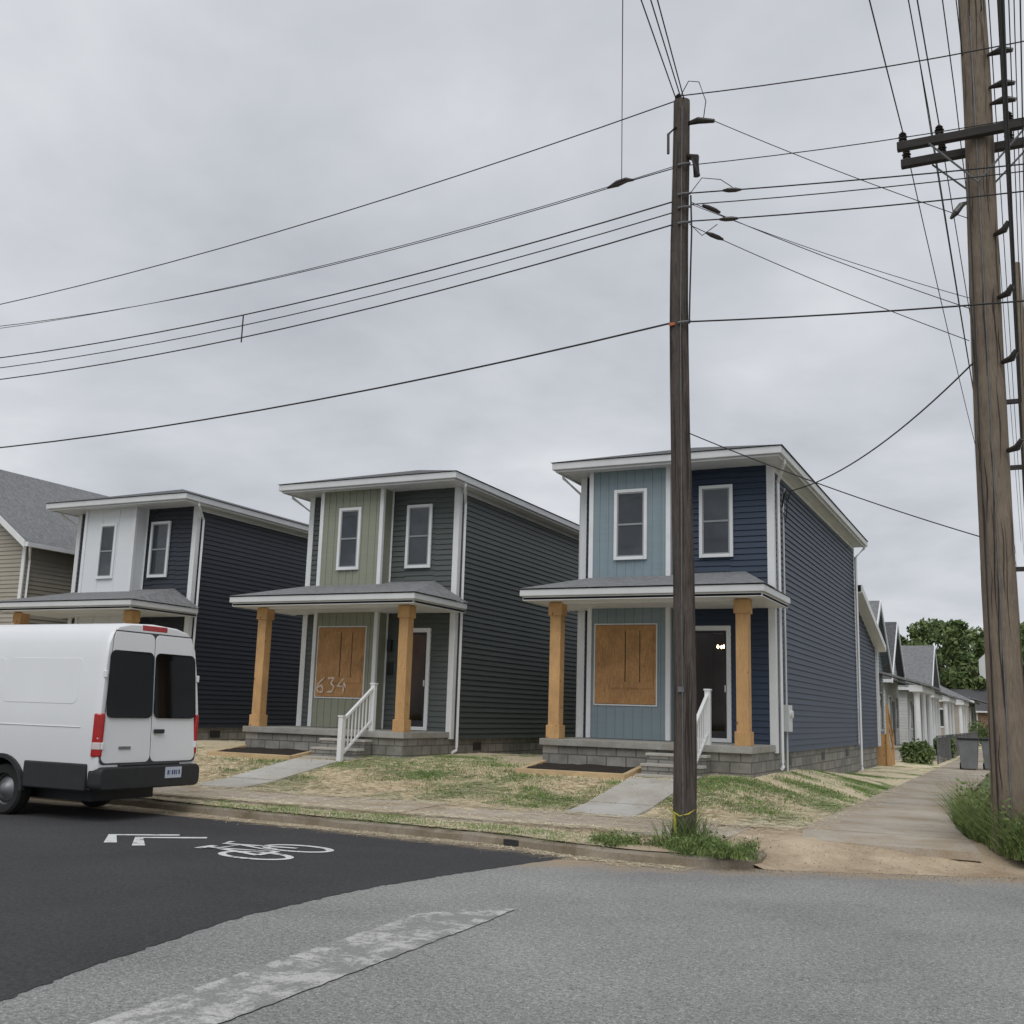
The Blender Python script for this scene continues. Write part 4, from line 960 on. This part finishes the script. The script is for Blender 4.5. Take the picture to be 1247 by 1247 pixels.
for (bx,by) in ((-1.95,39.5),(-1.25,39.9)):
    E=empty("wheeled_bin",(bx,by,.2),"grey wheeled rubbish bin standing on the pavement edge","bin","wheeled bins")
    b=B(); b.v+=[(bx-.24,by-.26,.26),(bx+.24,by-.26,.26),(bx+.24,by+.26,.26),(bx-.24,by+.26,.26),(bx-.31,by-.34,1.2),(bx+.31,by-.34,1.2),(bx+.31,by+.34,1.2),(bx-.31,by+.34,1.2)]
    b.f+=[(0,3,2,1),(4,5,6,7),(0,1,5,4),(1,2,6,5),(2,3,7,6),(3,0,4,7)]; b.obj("bin_body",M_bin,E,bevel=.02)
    B().box(bx-.34,bx+.34,by-.38,by+.36,1.2,1.27).obj("lid",M_vb,E,bevel=.02)
    B().lathe((bx-.26,by+.3,.32),[(.001,-.05),(.12,-.05),(.12,.05),(.001,.05)],"x",14).obj("wheel",M_tyre,E)

def tree(x,y,h,r,label,nl=4800,ls=.30,grp="trees beyond the side street"):
    T=empty("tree",(x,y,0),label,"tree",grp)
    b=B(); b.tube([(x,y,0),(x+.1,y,h*.25),(x-.1,y+.1,h*.5),(x,y,h*.8)],[.028*h,.022*h,.015*h,.005*h],10)
    for i in range(7):
        a=random.uniform(0,6.28); z0=h*random.uniform(.28,.55); b.tube([(x,y,z0),(x+r*.4*math.cos(a),y+r*.4*math.sin(a),z0+h*.14),(x+r*.75*math.cos(a),y+r*.75*math.sin(a),z0+h*.24)],[.011*h,.007*h,.003*h],6)
    b.obj("trunk",M_bark,T)
    C=[]; nc=40
    for i in range(nc):
        a=random.uniform(0,6.28); u=random.uniform(-.75,1); rr=math.sqrt(max(0,1-u*u))*random.uniform(.5,1.08)
        cx,cy,cz=x+r*rr*math.cos(a),y+r*rr*math.sin(a),h*.62+u*h*.36*random.uniform(.7,1.08)
        cr=r*random.uniform(.14,.30)
        p=rng.normal(size=(nl//nc,3)); p/=np.linalg.norm(p,axis=1)[:,None]; p*=cr*rng.uniform(.5,1.1,(nl//nc,1)); p[:,2]*=.7
        C.append(p+np.array([cx,cy,cz]))
    C=np.concatenate(C)-np.array([x,y,0])
    o=leafcloud("crown",M_leaf,C,ls); o.parent=T
for (x,y,h,r) in ((-13,118,11,5),(-8.2,124,12.5,5),(-3,120,10,4.2),(1.5,112,11.5,4),(-18,130,13,6),(-.4,96,9.6,2.4),(4.5,100,12,4),(-11,140,14,6),(-5,145,13,6)):
    tree(x,y,h,r,"leafy green tree behind the side street houses")
tree(-.3,58,6.0,1.2,"small leafy tree beside the side pavement",2500,.2)
def bush(x,y,r,h):
    T=[]; 
    for _ in range(9):
        p=rng.normal(size=(160,3)); p/=np.linalg.norm(p,axis=1)[:,None]; p*=r*.5*rng.uniform(.5,1.05,(160,1)); p+=np.array([random.uniform(-.5,.5)*r,random.uniform(-.5,.5)*r,h*random.uniform(.3,.7)]); T.append(p)
    o=leafcloud("shrub",M_leaf,np.concatenate(T),.09,label="small green shrub beside a porch",category="shrub",group="shrubs along the side street"); o.location=(x,y,.15)
for (x,y,r,h) in ((-3.9,43.5,.7,.9),(-3.7,52,.7,1.0),(-3.9,61.3,.7,1.0),(-3.0,84,1.3,1.7),(-2.2,100,1.5,2)): bush(x,y,r,h)
B().box(-6.15,-5.75,12.7,12.79,.02,.09).obj("storm_drain",M_black,kind="structure")

# ------------------------------------------------------------------ light, sky, camera
w=bpy.data.worlds.new("World"); scene.world=w; w.use_nodes=True; nt=w.node_tree
bg=nt.nodes["Background"]; tc=N(nt,"ShaderNodeTexCoord"); sp=N(nt,"ShaderNodeSeparateXYZ"); nt.links.new(tc.outputs["Generated"],sp.inputs[0])
zz_=math_(nt,"ADD",math_(nt,"MAXIMUM",sp.outputs[2],0.0),.22)
cb=N(nt,"ShaderNodeCombineXYZ"); nt.links.new(math_(nt,"DIVIDE",sp.outputs[0],zz_),cb.inputs[0]); nt.links.new(math_(nt,"DIVIDE",sp.outputs[1],zz_),cb.inputs[1])
n1=noise(nt,cb.outputs[0],1.15,6,.5,.3); n2=noise(nt,cb.outputs[0],3.2,5,.55,.2)
nm=mix(nt,.28,n1,n2)
cl=ramp(nt,nm,[(.36,(.455,.475,.515)),(.49,(.555,.575,.615)),(.62,(.68,.695,.725))])
sky=N(nt,"ShaderNodeTexSky",sky_type="NISHITA"); sky.sun_disc=False; sky.sun_elevation=math.radians(48); sky.sun_rotation=math.radians(200)
sk=mix(nt,1,sky.outputs[0],(.1,.1,.1),"MULTIPLY")
nt.links.new(mix(nt,.05,cl,sk),bg.inputs["Color"]); bg.inputs["Strength"].default_value=1.08
L=bpy.data.lights.new("sun","SUN"); L.energy=1.5; L.angle=math.radians(45); L.color=(1,.985,.96)
lo=bpy.data.objects.new("sun",L); col.objects.link(lo)
d=Vector((-.25,.75,-1.0)); lo.rotation_euler=d.to_track_quat("-Z","Y").to_euler()
R=Vector((0.9015,0.4316,0.0290));D=Vector((-0.0536,0.1780,-0.9826));F=Vector((-0.4294,0.8844,0.1836))
F.normalize(); R=(R-F*R.dot(F)).normalized(); U=R.cross(F)
cam=bpy.data.cameras.new("camera"); cam.sensor_width=36; cam.lens=36*1297/1247; cam.clip_end=2000
co=bpy.data.objects.new("camera",cam); col.objects.link(co)
co.matrix_world=Matrix(((R.x,U.x,-F.x,0),(R.y,U.y,-F.y,0),(R.z,U.z,-F.z,1.7),(0,0,0,1)))
scene.camera=co
scene.view_settings.view_transform="Standard"; scene.view_settings.look="None"; scene.view_settings.exposure=0
